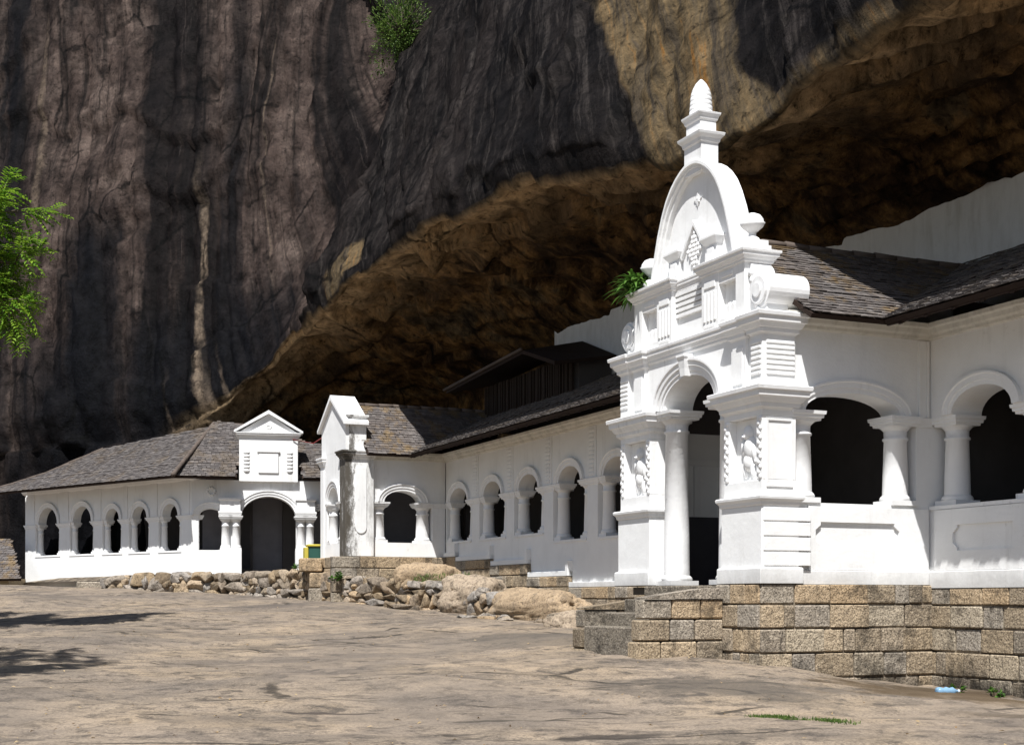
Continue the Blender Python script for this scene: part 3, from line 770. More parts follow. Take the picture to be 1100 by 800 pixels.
# ================================================================== main gatehouse
Z0 = 0.22
gate = thing('gatehouse', 'tall white gatehouse with arched doorway, bell-shaped gable and stupa finial', 'gatehouse', F(0, 0, Z0), RZ)
XC = -2.16
def pier(x0, x1, outer, nm='pier'):
    mb = MB(WF)
    mb.loft_rect(x0, x1, 0.0, 0.64, [(Z0, 0.05), (0.44, 0.05), (0.455, 0.035), (0.46, 0.0), (1.34, 0.0)])
    # shaft with recessed panels
    mb.loft_rect(x0+0.03, x1-0.03, 0.03, 0.62, [(1.34, 0.0), (1.72, 0.0)])
    mb.loft_rect(x0+0.03, x1-0.03, 0.03, 0.62, [(2.64, 0.0), (2.78, 0.0)])
    mb.box(x0+0.03, x1-0.03, 0.16, 0.615, 1.72, 2.64)
    mb.box(x0+0.03, x0+0.18, 0.03, 0.17, 1.72, 2.64); mb.box(x1-0.18, x1-0.03, 0.03, 0.17, 1.72, 2.64)
    o = mb.build(nm, M['white'], gate, 0.008)
    c1 = MB(WF).loft_rect(x0, x1, 0.0, 0.64, [(1.34, 0.0), (1.36, 0.02), (1.40, 0.03), (1.44, 0.065), (1.475, 0.07), (1.49, 0.05)]).build('dado_moulding', M['trim'], o)
    c2 = MB(WF).loft_rect(x0+0.03, x1-0.03, 0.03, 0.60, cornice_prof(2.72, 3.06, 0.19)).build('cornice', M['trim'], o)
    # carved guardian in the panel, with beaded scrolls at both sides
    xm = (x0+x1)/2; rb = MB(WF)
    for (dx, dz, rx, rz, dep) in ((0, 0.66, .10, .11, .09), (-.02, 0.73, .08, .06, .07), (.03, 0.45, .15, .19, .08), (.0, 0.25, .13, .14, .08), (-.13, 0.48, .05, .14, .06), (.15, 0.40, .05, .15, .06), (-.10, 0.13, .05, .12, .05), (.10, 0.12, .05, .12, .05), (-.16, 0.62, .05, .06, .05), (-.02, .62, .04, .03, .12), (.2, .25, .05, .05, .05)):
        rb.ball((xm+dx, 0.16, 1.76+dz), (rx, dep*1.15, rz), 12, 8)
    rb.build('guardian_relief', M['trim'], o)
    for sx in (x0+0.095, x1-0.095):
        sb = MB(WF)
        for i in range(13): sb.ball((sx+0.022*(-1)**i, 0.03, 1.76+i*0.07), (0.046, 0.022, 0.042), 8, 6)
        sb.build('scroll_border', M['trim'], o)
    return o
pr_ = pier(-1.07, 0.0, 1); pl_ = pier(-4.37, -3.28, -1)
# side panel of the near pier and coursed dado
mb = MB(WS); 
for q in ((0.10, 0.13, 1.62, 2.60), (0.52, 0.55, 1.62, 2.60), (0.13, 0.52, 2.57, 2.60), (0.13, 0.52, 1.62, 1.65)): mb.box(q[0], q[1], 0.012, 0.05, q[2], q[3])
mb.build('side_panel', M['trim'], pr_)
mb = MB(WS); rust(mb, 0.03, 0.84, -0.002, 0.47, 1.33, 4, 0.016, 0.022); mb.build('coursed_dado', M['white'], pr_)
# columns of the doorway
column(gate, WF, -3.00, 0.36, Z0, 0.205, 3.05, 0.30); column(gate, WF, -1.33, 0.36, Z0, 0.205, 3.05, 0.30)
# attic storey with the arch
mb = MB(WF)
mb.wall(-4.25, -0.10, 0.10, 0.62, 3.04, 4.10, [dict(l=XC-0.78, r=XC+0.78, sill=3.0, imp=3.05, xc=XC, w=0.775, spring=3.06, rise=0.46)])
mb.build('attic_wall', M['white'], gate, 0.0)
arch_trim(gate, WF, XC, 0.775, 0.46, 0.10, 3.06, [(0.0, -0.05), (0.0, 0.03), (0.06, 0.03), (0.065, 0.05), (0.13, 0.055), (0.14, 0.075), (0.21, 0.08), (0.225, 0.10), (0.26, 0.10), (0.265, -0.05)])
MB(WF).loft_rect(XC-0.07, XC+0.07, -0.03, 0.12, [(3.50, 0.0), (3.62, 0.01), (3.76, 0.03), (3.80, 0.05), (3.84, 0.05)]).build('keystone', M['trim'], gate)
for sgn in (1, -1):
    def X(d): return (0.0-d) if sgn > 0 else (-4.37+d)
    def rng(d0, d1): return (min(X(d0), X(d1)), max(X(d0), X(d1)))
    mb = MB(WF); x0, x1 = rng(0.03, 0.32)
    mb.box(x0, x1, 0.03, 0.60, 3.05, 3.84)
    rust(mb, x0+0.02, x1-0.02, 0.03, 3.22, 3.74, 7, 0.02, 0.026)
    px0, px1 = rng(0.48, 0.86)
    mb.box(px0, px1, 0.04, 0.30, 3.05, 3.84)
    mb.box(px0+0.06, px1-0.06, 0.022, 0.05, 3.16, 3.70)
    o = mb.build('attic_pilaster', M['white'], gate, 0.005)
    if sgn > 0:
        mb = MB(WS); rust(mb, 0.10, 0.58, -0.028+0.05, 3.22, 3.74, 7, 0.012, 0.026); mb.build('coursed_side', M['white'], o)
    # second entablature, broken forward over each pilaster
    mb = MB(WF)
    mb.loft_rect(x0, x1, 0.03, 0.60, cornice_prof(3.80, 4.12, 0.17))
    mb.loft_rect(px0, px1, 0.04, 0.4, cornice_prof(3.80, 4.115, 0.14))
    mb.build('entablature', M['trim'], gate)
    # big scroll leaning on the upper storey
    xs = X(0.20); sc = MB(WF)
    path = []
    for i in range(40):
        t = i/39*2.4*2*math.pi*0.72; rr = 0.20*(1-0.62*i/39)
        path.append((xs+sgn*(-rr*math.cos(t))*1.0, 4.42+rr*math.sin(t)))
    for k_, (rr, y0, y1) in enumerate(((0.255, 0.10, 0.80), (0.205, 0.06, 0.10), (0.11, 0.035, 0.06))):
        poly = [(xs+rr*math.cos(2*math.pi*i/28), 4.47+rr*math.sin(2*math.pi*i/28)) for i in range(28)]
        sc.prism(poly, y0, y1)
    sc.prism([(X(0.42), 4.11), (X(0.06), 4.11), (X(0.06), 4.26), (X(0.16), 4.44), (X(0.30), 4.62), (X(0.42), 4.86), (X(0.50), 4.94), (X(0.52), 4.11)], 0.13, 0.50)
    for i, (q, z) in enumerate(((0.45, 4.78), (0.41, 4.66), (0.36, 4.54), (0.30, 4.30), (0.22, 4.2))): sc.ball((X(q), 0.12, z), (0.055, 0.05, 0.06), 8, 6)
    sc.build('scroll', M['trim'], gate, 0.01)
MB(WF).loft_rect(-3.50, -0.87, 0.10, 0.5, cornice_prof(3.86, 4.11, 0.10)).build('entablature', M['trim'], gate)
# upper storey: niches, pilasters
mb = MB(WF)
mb.box(-3.86, -0.50, 0.16, 0.50, 4.10, 4.96)
for c0, c1 in ((-3.86, -3.60), (-3.10, -2.62), (-1.70, -1.22), (-0.74, -0.50)): mb.box(c0, c1, 0.04, 0.18, 4.105, 4.96)
for c0, c1 in ((-3.61, -3.09), (-1.23, -0.73)):
    mb.box(c0, c1, 0.05, 0.18, 4.105, 4.22); mb.box(c0, c1, 0.05, 0.18, 4.76, 4.96)
for c0, c1 in ((-3.10, -2.62), (-1.70, -1.22)):
    for i in range(4):
        cx_ = c0+0.09+i*0.10; mb.cbox(cx_-0.028, cx_+0.028, 0.022, 0.05, 4.24, 4.68, 0.006)
    mb.cbox(c0+0.08, c1-0.08, 0.025, 0.05, 4.74, 4.85, 0.01); mb.cbox(c0+0.08, c1-0.08, 0.025, 0.05, 4.13, 4.19, 0.01)
for i in range(5): mb.box(-2.62, -1.70, 0.12-0.004*i, 0.17, 4.50+i*0.085, 4.555+i*0.085)
for xn in (-3.35, -0.98):
    mb.cbox(xn-0.16, xn+0.16, 0.032, 0.06, 4.82, 4.90, 0.012)
    mb.box(xn-0.10, xn-0.02, 0.10, 0.17, 4.22, 4.40); mb.box(xn+0.02, xn+0.10, 0.10, 0.17, 4.22, 4.40); mb.ball((xn-0.06, 0.135, 4.41), (.05, .035, .05)); mb.ball((xn+0.06, 0.135, 4.41), (.05, .035, .05))
mb.build('upper_storey', M['white'], gate, 0.006)
mb = MB(WF)
mb.loft_rect(-3.86, -2.62, 0.05, 0.50, cornice_prof(4.93, 5.13, 0.12)); mb.loft_rect(-1.70, -0.50, 0.05, 0.50, cornice_prof(4.93, 5.13, 0.12)); mb.loft_rect(-2.75, -1.6, 0.13, 0.50, cornice_prof(4.90, 5.08, 0.05))
mb.build('upper_cornice', M['trim'], gate)
# gable: thick bell-shaped slab with a sunk field
HW = [(5.10, 1.30), (5.35, 1.23), (5.60, 1.15), (5.95, 1.03), (6.25, 0.89), (6.46, 0.76), (6.62, 0.61), (6.74, 0.45), (6.82, 0.30), (6.87, 0.16), (6.885, 0.0)]
def bell(sc, dz=0.0, zb=5.10, n=16):
    zz = [p[0] for p in HW]; ww = [p[1] for p in HW]
    tt = np.linspace(0, 1, n)
    # resample smoothly by arc
    arr = [(np.interp(t*10, range(11), zz), np.interp(t*10, range(11), ww)) for t in np.linspace(0, 1, 34)]
    out = [(XC+w*sc, zb+(z-5.10)*(1-(1-sc)*0.72)+dz) for z, w in arr]
    return out+[(2*XC-x, z) for x, z in out[-2::-1]]
def ring(mb, o1, y1, o2, y2):
    n = len(o1); vs = [(x, y1, z) for x, z in o1]+[(x, y2, z) for x, z in o2]
    mb.add(vs, [(i, i+1, n+i+1, n+i) for i in range(n-1)])
gb = MB(WF); o = [bell(1.0), bell(0.965), bell(0.96), bell(0.925), bell(0.92), bell(0.88), bell(0.872)]
ring(gb, o[0], 0.50, o[0], 0.10); ring(gb, o[0], 0.10, o[1], 0.10); ring(gb, o[1], 0.10, o[2], 0.13); ring(gb, o[2], 0.13, o[3], 0.14); ring(gb, o[3], 0.14, o[4], 0.18); ring(gb, o[4], 0.18, o[5], 0.19); ring(gb, o[5], 0.19, o[6], 0.26)
gb.add([(x, 0.26, z) for x, z in o[6]], [tuple(range(len(o[6])))]); gb.add([(x, 0.50, z) for x, z in o[0]], [tuple(range(len(o[0])))])
gable = gb.build('gable', M['white'], gate)
star = MB(WF)
for i in range(8):
    t = i*math.pi/4; q = 0.12 if i % 2 == 0 else 0.08
    star.prism([(XC+0.045*math.cos(t-1.2), 6.32+0.045*math.sin(t-1.2)), (XC+q*math.cos(t), 6.32+q*math.sin(t)), (XC+0.045*math.cos(t+1.2), 6.32+0.045*math.sin(t+1.2))], 0.246-0.0015*i, 0.28)
star.ball((XC, 0.245, 6.32), (0.03, 0.014, 0.03)); star.build('star_ornament', M['trim'], gable)
# aedicule in front of the gable
ae = MB(WF)
for c0, c1 in ((-2.92, -2.58), (-1.80, -1.46)):
    ae.box(c0, c1, 0.16, 0.28, 5.10, 5.50); ae.loft_rect(c0, c1, 0.16, 0.28, [(5.46, 0.0), (5.50, 0.03), (5.56, 0.07), (5.60, 0.07), (5.61, 0.05)])
    ae.cbox(c0+0.07, c1-0.07, 0.142, 0.17, 5.20, 5.42, 0.008)
ae.prism([(XC-0.36, 5.10), (XC+0.36, 5.10), (XC+0.36, 5.50), (XC, 5.98), (XC-0.36, 5.50)], 0.20, 0.30)
for sg in (1, -1): ae.prism([(XC, 5.98), (XC+sg*0.40, 5.47), (XC+sg*0.36, 5.41), (XC, 5.89)], 0.155, 0.27)
aed = ae.build('aedicule', M['white'], gable, 0.005)
dm = MB(WF)
for i in range(-3, 4):
    for j in range(-4, 5):
        if abs(i)/3.2+abs(j)/4.4 <= 1.0: dm.ball((XC+i*0.062, 0.19, 5.50+j*0.068), (0.038, 0.026+0.01*((i+j) % 2), 0.042), 7, 5)
dm.build('diamond_relief', M['trim'], gable)
# finial: two stepped plinths and a ribbed cone
YF = 0.31
fn = MB(WF)
fn.loft_rect(XC-0.26, XC+0.26, YF-0.155, YF+0.155, [(6.70, 0.0), (7.14, 0.0), (7.16, 0.02), (7.21, 0.03), (7.26, 0.075), (7.30, 0.085), (7.315, 0.05)])
fn.loft_rect(XC-0.215, XC+0.215, YF-0.145, YF+0.145, [(7.31, 0.0), (7.50, 0.0), (7.52, 0.02), (7.56, 0.03), (7.60, 0.055), (7.63, 0.06), (7.635, 0.03)])
fp = fn.build('finial_plinth', M['trim'], gate, 0.004)
pf = []
zz = 7.63; nring = 8
for i in range(nring):
    f0, f1 = i/nring, (i+1)/nring
    def rad(f): return 0.19*(1-0.24*f) if f < 0.45 else 0.19*0.892*max(0.0, 1-((f-0.45)/0.56)**1.75)**0.72
    pf += [(zz+0.58*(f0+0.004), rad(f0)), (zz+0.58*(f0+0.108), rad(min(1,f0+0.108))), (zz+0.58*(f0+0.117), max(0.004, rad(min(1, f0+0.117))*0.975))]
pf.append((zz+0.585, 0.006))
MB(WF).lathe(XC, YF, pf, 22).build('finial', M['trim'], gate)
def urn(x, y, z):
    m_ = MB(WF)
    m_.loft_rect(x-0.17, x+0.17, y-0.17, y+0.17, [(z-0.05, 0.03), (z+0.06, 0.03), (z+0.065, 0.0), (z+0.14, 0.0)])
    m_.lathe(x, y, [(z+0.13, 0.13), (z+0.19, 0.10), (z+0.22, 0.06), (z+0.27, 0.055), (z+0.30, 0.09), (z+0.36, 0.16), (z+0.415, 0.19), (z+0.42, 0.17), (z+0.47, 0.165), (z+0.53, 0.12), (z+0.56, 0.05), (z+0.565, 0.004)], 24)
    return m_.build('urn', M['trim'], gate)
urn(-0.66, 0.28, 5.15); urn(-3.70, 0.28, 5.15)
# pavilion behind the front: near side wall with the wide arch, far side wall, floor, back
SW = 0.10
WSb = frame(F(SW, 0), B, A)
mb = MB(WSb); mb.wall(0.60, 3.16, 0.0, 0.42, Z0, 4.16, [dict(l=0.64, r=2.85, sill=1.41, imp=Z_CAP, xc=1.67, w=0.86, spring=Z_SPR, rise=0.29)])
side = mb.build('side_wall', M['white'], gate)
arch_trim(gate, WSb, 1.67, 0.86, 0.29)
column(gate, WSb, 0.83, 0.18, 1.41); column(gate, WSb, 2.60, 0.18, 1.41)
mb = MB(WSb); mb.loft_rect(0.62, 3.05, 0.0, 0.5, [(Z0-0.005, 0.065), (0.41, 0.065), (0.43, 0.0)]); mb.build('skirting', M['white'], side)
mb = MB(WSb); 
for x0_, x1_ in ((2.88, 2.93), (3.03, 3.08)): mb.box(x0_, x1_, -0.035, 0.02, 2.76, 3.92)
mb.box(2.93, 3.03, -0.02, 0.02, 2.76, 3.92); mb.build('corner_pilaster', M['white'], side, 0.004)
MB(WSb).loft_rect(2.86, 3.12, 0.0, 0.4, [(2.60, 0.0), (2.61, 0.02), (2.65, 0.025), (2.70, 0.04), (2.75, 0.05)]).build('impost_band', M['trim'], side)
def sunk_panel(bx0, bx1, bz0, bz1, x0, x1, z0, z1, T, parent):
    # the sill wall stands 40 mm proud all round a sunk panel with notched corners
    m_ = MB(T); c = 0.09; y = -0.04
    m_.prism([(bx0, z1), (bx1, z1), (bx1, bz1), (bx0, bz1)], y, 0.01)
    m_.prism([(bx0, bz0), (bx1, bz0), (bx1, z0), (bx0, z0)], y, 0.01)
    m_.prism([(bx0, z0), (x0+c, z0), (x0+c, z0+c*0.5), (x0, z0+c*1.3), (x0, z1-c*1.3), (x0+c, z1-c*0.5), (x0+c, z1), (bx0, z1)], y, 0.01)
    m_.prism([(bx1, z0), (bx1, z1), (x1-c, z1), (x1-c, z1-c*0.5), (x1, z1-c*1.3), (x1, z0+c*1.3), (x1-c, z0+c*0.5), (x1-c, z0)], y, 0.01)
    return m_.build('sill_panel', M['white'], parent)
sunk_panel(0.86, 3.055, 0.425, 1.36, 0.98, 2.50, 0.74, 1.13, WSb, side)
MB(WSb).loft_rect(0.60, 3.2, -0.0, 0.5, [(3.93, 0.0), (3.95, 0.05), (3.99, 0.06), (4.02, 0.10), (4.08, 0.12), (4.10, 0.17), (4.16, 0.18)]).build('eave_cornice', M['cornice'], gate)
WSf = frame(F(4.0, 0), B, A)
mb = MB(WSf); mb.box(0.55, 3.2, 0.05, 0.40, 1.42, 2.86); fw = mb.build('far_side_wall', M['white'], gate)
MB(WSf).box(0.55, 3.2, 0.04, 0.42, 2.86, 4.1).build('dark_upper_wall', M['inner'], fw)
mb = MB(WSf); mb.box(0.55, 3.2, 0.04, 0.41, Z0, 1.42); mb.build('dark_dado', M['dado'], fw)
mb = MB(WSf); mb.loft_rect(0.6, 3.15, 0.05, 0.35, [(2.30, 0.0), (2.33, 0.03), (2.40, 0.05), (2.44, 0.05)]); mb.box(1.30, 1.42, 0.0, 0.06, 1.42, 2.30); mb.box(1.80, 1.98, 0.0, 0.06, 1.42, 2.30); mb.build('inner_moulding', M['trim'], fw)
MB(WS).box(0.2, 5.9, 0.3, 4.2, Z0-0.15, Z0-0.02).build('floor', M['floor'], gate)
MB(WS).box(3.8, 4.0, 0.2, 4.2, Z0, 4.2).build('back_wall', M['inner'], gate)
# roof of the pavilion: ridge runs inwards from the front
EZ = 4.07; RIDGE_A, RIDGE_Z = 2.15, 5.72
e1 = 0.46; e2 = 1.30
sl = Vector((0, 0, 0)); upv = (A*(RIDGE_A+e1)+Vector((0, 0, RIDGE_Z-EZ))); upl = upv.length
vall_b = 3.10-e2
def bvalley(t): return vall_b+t*upl/upl*(5.75-vall_b)/1.0
roof(gate, F(-e1, 0.55, EZ), F(-e1, 3.0, EZ), upv, [(0.0, 0.0), (vall_b-0.55+0.15, 0.0), (5.6-0.55, upl), (0.0, upl)], M['tiles_moss'])
upf = (-A*(RIDGE_A+e1)+Vector((0, 0, RIDGE_Z-EZ)))
roof(gate, F(RIDGE_A*2+e1, 0.55, EZ), F(RIDGE_A*2+e1, 3.0, EZ), upf, [(0.0, 0.0), (vall_b-0.55, 0.0), (5.6-0.55, upl), (0.0, upl)], M['tiles'])
ridge_cap(gate, F(RIDGE_A, 0.55, RIDGE_Z+0.02), F(RIDGE_A, 5.9, RIDGE_Z+0.02), 0.06)

# ================================================================== galleries along b = 3.1
def gallery(name, label, a_far, a_near, ops, sill_of, base_of, rise, pil, roof_a0, roof_a1, v_far, v_near, group=None, ins=0.52, co=0.29, cr=0.19, chw=0.27, th_w=0.55, cy=0.29):
    """front wall between a_far and a_near (x = -a); ops = list of (far jamb a, near jamb a)"""
    T = frame(F(0, 3.10), -A, B)
    th = thing(name, label, 'arcade', F((a_far+a_near)/2, 3.10, base_of((a_far+a_near)/2)), RZ, group)
    wl = []
    for fa, na in ops:
        l, r = -fa, -na; xc = (l+r)/2; w = (r-l)/2-ins
        wl.append(dict(l=l, r=r, sill=sill_of(xc), imp=Z_CAP, xc=xc, w=w, spring=Z_SPR, rise=min(rise, w*0.95)))
    wall = MB(T).wall(-a_far, -a_near, 0.0, th_w, base_of(0)-1.2, 4.16, wl, z0f=lambda x: base_of(-x)-0.02).build('wall', M['white'], th)
    for o in wl:
        arch_trim(th, T, o['xc'], o['w'], o['rise'])
        column(th, T, o['l']+co, cy, o['sill'], cr, Z_CAP, chw); column(th, T, o['r']-co, cy, o['sill'], cr, Z_CAP, chw)
        MB(T).box(o['l']+0.02, o['r']-0.02, -0.03, 0.06, o['sill']-0.06, o['sill']-0.004).build('sill', M['trim'], wall)
    for p0, p1 in pil:     # pier faces: impost band and a coursed strip above
        m_ = MB(T); m_.loft_rect(-p0-0.05, -p1+0.05, 0.0, 0.5, [(2.60, 0.0), (2.61, 0.02), (2.65, 0.025), (2.70, 0.05), (2.75, 0.06)])
        m_.build('impost_band', M['trim'], wall)
        m_ = MB(T); xm = -(p0+p1)/2; m_.box(xm-0.20, xm+0.20, -0.02, 0.02, 2.76, 3.93); rust(m_, xm-0.12, xm+0.12, -0.02, 2.80, 3.88, 11, 0.018, 0.03)
        m_.build('pilaster', M['white'], wall, 0.003)
    MB(T).loft_rect(-a_far-0.1, -a_near, 0.0, 0.5, [(3.93, 0.0), (3.95, 0.05), (3.99, 0.06), (4.02, 0.10), (4.08, 0.12), (4.10, 0.17), (4.16, 0.18)]).build('eave_cornice', M['cornice'], th)
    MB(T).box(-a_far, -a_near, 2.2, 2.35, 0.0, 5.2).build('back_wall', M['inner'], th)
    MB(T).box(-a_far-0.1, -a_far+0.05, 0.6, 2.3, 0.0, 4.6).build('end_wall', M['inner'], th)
    MB(T).box(-a_far, -a_near, 0.3, 2.3, 1.0, 1.1).build('floor', M['floor'], th)
    up = B*(5.75-(3.10-e2))+Vector((0, 0, 5.86-EZ)); ul = up.length
    L = roof_a0-roof_a1
    roof(th, F(roof_a0, 3.10-e2, EZ), F(roof_a1, 3.10-e2, EZ), up, [(0.0, 0.0), (L, 0.0), (L+v_near, ul), (-v_far, ul)], M['tiles'])
    MB(T).box(-roof_a0, -roof_a1, -e2+0.05, -e2+0.09, EZ-0.10, EZ-0.03).build('fascia', M['wood'], th)
    m_ = MB(T); n = int(L/0.55)
    for i in range(n):
        x = -roof_a0+0.3+i*0.55; m_.add([(x-0.04, -e2+0.05, EZ-0.13), (x+0.04, -e2+0.05, EZ-0.13), (x+0.04, 0.1, EZ+0.60), (x-0.04, 0.1, EZ+0.60), (x-0.04, -e2+0.05, EZ-0.05), (x+0.04, -e2+0.05, EZ-0.05), (x+0.04, 0.1, EZ+0.68), (x-0.04, 0.1, EZ+0.68)], [(0,3,2,1),(4,5,6,7),(0,1,5,4),(1,2,6,5),(2,3,7,6),(3,0,4,7)])
    m_.build('rafters', M['wood'], th)
    return th, wall, T
# left gallery
LS = [(19.9, 1.22), (17.25, 1.08), (14.85, 0.90), (12.5, 0.56), (4.0, 0.29)]
def base_left(a):
    if a > 19.8: return 1.22
    for lim, z in ((17.23, 1.08), (14.83, 0.90), (12.51, 0.56)):
        if a > lim: return z
    return 0.29
gl, glw, glT = gallery('arcade_gallery', 'long shaded white arcade between the two gatehouses, its base stepping down', 20.8, 4.4,
    [(20.75, 18.79), (18.25, 16.4), (15.9, 14.08), (13.55, 11.72), (11.2, 9.35), (8.85, 7.0)], lambda x: 1.63 if -x > 13.6 else 1.40, base_left, 0.36,
    [(18.79, 18.25), (16.4, 15.9), (14.08, 13.55), (11.72, 11.2), (9.35, 8.85), (7.0, 6.5)], 20.34, 4.76, 1.75, 2.6, ins=0.33, co=0.20, cr=0.155, chw=0.21, th_w=0.40, cy=0.19)
# stepped projecting skirting of the left gallery, each length its own part
prev = 20.75
for lo, z in ((19.8, 1.22), (17.25, 1.08), (14.85, 0.90), (12.5, 0.56), (4.5, 0.29)):
    m_ = MB(glT); m_.box(-prev, -lo, -0.10, 0.02, z-0.02, z+0.10); m_.box(-lo-0.14, -lo, -0.13, 0.02, z-0.02, z+0.34)
    m_.build('stepped_skirting', M['white'], glw, 0.008); prev = lo
# right gallery
gr, grw, grT = gallery('arcade_gallery', 'white arcade at the right edge, its arches shaded by a deep tiled eave', 0.16, -12.0,
    [(0.10, -2.17), (-2.75, -4.9), (-5.5, -7.6), (-8.2, -10.3)], lambda x: 1.41, lambda a: 0.17, 0.35, [(-2.17, -2.75), (-4.9, -5.5), (-7.6, -8.2)], -0.46, -12.5, 2.6, 0.0)
for q in (0.06, 2.80, 5.55, 8.25): sunk_panel(q, q+2.2, 0.425, 1.34, q+0.40, q+1.72, 0.72, 1.10, grT, grw)
MB(grT).loft_rect(0.05, 12, 0.0, 0.5, [(0.165, 0.065), (0.41, 0.065), (0.43, 0.0)]).build('skirting', M['white'], grw)

# ================================================================== second gatehouse (far end of the left gallery)
g2 = thing('gatehouse', 'smaller white gabled gatehouse with a mildew-streaked corner pier at the far end of the arcade', 'gatehouse', F(20.8, 0.1, 1.2), RZ)
T2 = frame(F(20.8, 0.1), -A, B)      # x from -2.5 to 0
T2s = frame(F(20.8, 0.1), B, A)
mb = MB(T2); mb.wall(-2.45, -0.02, 0.0, 0.32, 1.0, 4.20, [dict(l=-1.90, r=-0.45, sill=1.60, imp=Z_CAP, xc=-1.175, w=0.52, spring=Z_SPR, rise=0.44)])
mb.prism([(-2.45, 4.19), (-0.02, 4.19), (-0.02, 4.95), (-1.22, 5.72), (-2.45, 4.95)], 0.0, 0.52)
fw2 = mb.build('front_wall', M['white'], g2)
arch_trim(g2, T2, -1.175, 0.52, 0.44); column(g2, T2, -1.72, 0.15, 1.60, 0.14, Z_CAP, 0.18); column(g2, T2, -0.63, 0.15, 1.60, 0.14, Z_CAP, 0.18)
m_ = MB(T2)
for sg in (1, -1):
    xe = -1.235+sg*1.36
    m_.prism([(-1.235, 5.86), (xe, 4.97), (xe, 4.88), (-1.235, 5.72)], -0.10, 0.64)
m_.build('gable_coping', M['trim'], fw2, 0.006)
MB(T2).loft_rect(-2.50, -2.10, -0.02, 0.4, cornice_prof(3.86, 4.14, 0.12)).build('corner_cornice', M['trim'], fw2)
m_ = MB(T2); m_.box(-2.48, -2.12, -0.03, 0.3, 1.2, 3.9); m_.build('corner_pilaster', M['white'], fw2, 0.006)
# stained corner pier towards the camera
mb = MB(T2s); mb.box(-0.03, 0.80, -0.06, 0.5, 1.2, 4.0)
p2 = mb.build('corner_pier', M['white_old'], g2, 0.008)
m_ = MB(T2s); m_.loft_rect(-0.03, 0.80, -0.06, 0.4, cornice_prof(3.92, 4.16, 0.14)); m_.build('pier_cornice', M['white_old'], p2)
m_ = MB(T2s); m_.box(0.10, 0.60, 0.0, 0.5, 4.15, 5.12); m_.loft_rect(0.10, 0.60, 0.0, 0.5, [(5.06, 0.0), (5.12, 0.06), (5.17, 0.06)]); m_.build('upper_pier', M['white_old'], p2)
m_ = MB(T2s)   # long rounded panel
pts_ = [(0.26, 2.0)]+[(0.42-0.16*math.cos(t), 2.0-0.16*math.sin(t)) for t in np.linspace(0, math.pi, 9)]+[(0.58, 3.7), (0.26, 3.7)]
m_.prism(pts_, -0.085, -0.05); m_.build('pier_panel', M['white'], p2)
# side wall with arch
T2w = frame(F(20.85, 0.0), B, A)
mb = MB(T2w); mb.wall(0.88, 3.10, 0.0, 0.5, 1.2, 4.16, [dict(l=0.95, r=2.70, sill=1.60, imp=Z_CAP, xc=1.80, w=0.56, spring=Z_SPR, rise=0.32)])
sw2 = mb.build('side_wall', M['white'], g2)
arch_trim(g2, T2w, 1.80, 0.56, 0.32); column(g2, T2w, 1.12, 0.24, 1.60); column(g2, T2w, 2.48, 0.24, 1.60)
MB(T2w).loft_rect(0.88, 3.2, 0.0, 0.4, [(3.93, 0.0), (3.95, 0.05), (3.99, 0.06), (4.02, 0.10), (4.08, 0.12), (4.10, 0.17), (4.16, 0.18)]).build('eave_cornice', M['cornice'], g2)
MB(T2w).loft_rect(2.70, 3.10, 0.0, 0.4, [(2.60, 0.0), (2.61, 0.02), (2.65, 0.025), (2.70, 0.04), (2.75, 0.05)]).build('impost_band', M['trim'], sw2)
MB(T2w).box(0.5, 4.0, 2.6, 2.75, 1.0, 4.2).build('inner_wall', M['innergrey'], g2)
m_ = MB(T2w); m_.box(1.2, 1.5, 1.9, 2.2, 1.0, 4.0); m_.build('inner_post', M['innergrey'], g2)
MB(T2w).box(3.6, 3.75, 0.2, 2.7, 1.0, 4.2).build('back_wall', M['inner'], g2)
MB(T2w).box(0.2, 3.7, 0.2, 2.7, 1.1, 1.2).build('floor', M['floor'], g2)
R2A, R2Z = 22.05, 5.62
upv2 = A*(R2A-20.4)+Vector((0, 0, R2Z-EZ)); ul2 = upv2.length
roof(g2, F(20.4, 0.62, EZ), F(20.4, 3, EZ), upv2, [(0.0, 0.0), (vall_b-0.62+0.2, 0.0), (5.6-0.62, ul2), (0.0, ul2)], M['tiles_moss'])
upv2b = -A*(R2A-20.4)+Vector((0, 0, R2Z-EZ))
roof(g2, F(2*R2A-20.4, 0.62, EZ), F(2*R2A-20.4, 3, EZ), upv2b, [(0.0, 0.0), (5.0, 0.0), (5.4-0.62, ul2), (0.0, ul2)], M['tiles'])
ridge_cap(g2, F(R2A, 0.62, R2Z+0.02), F(R2A, 5.8, R2Z+0.02), 0.06)

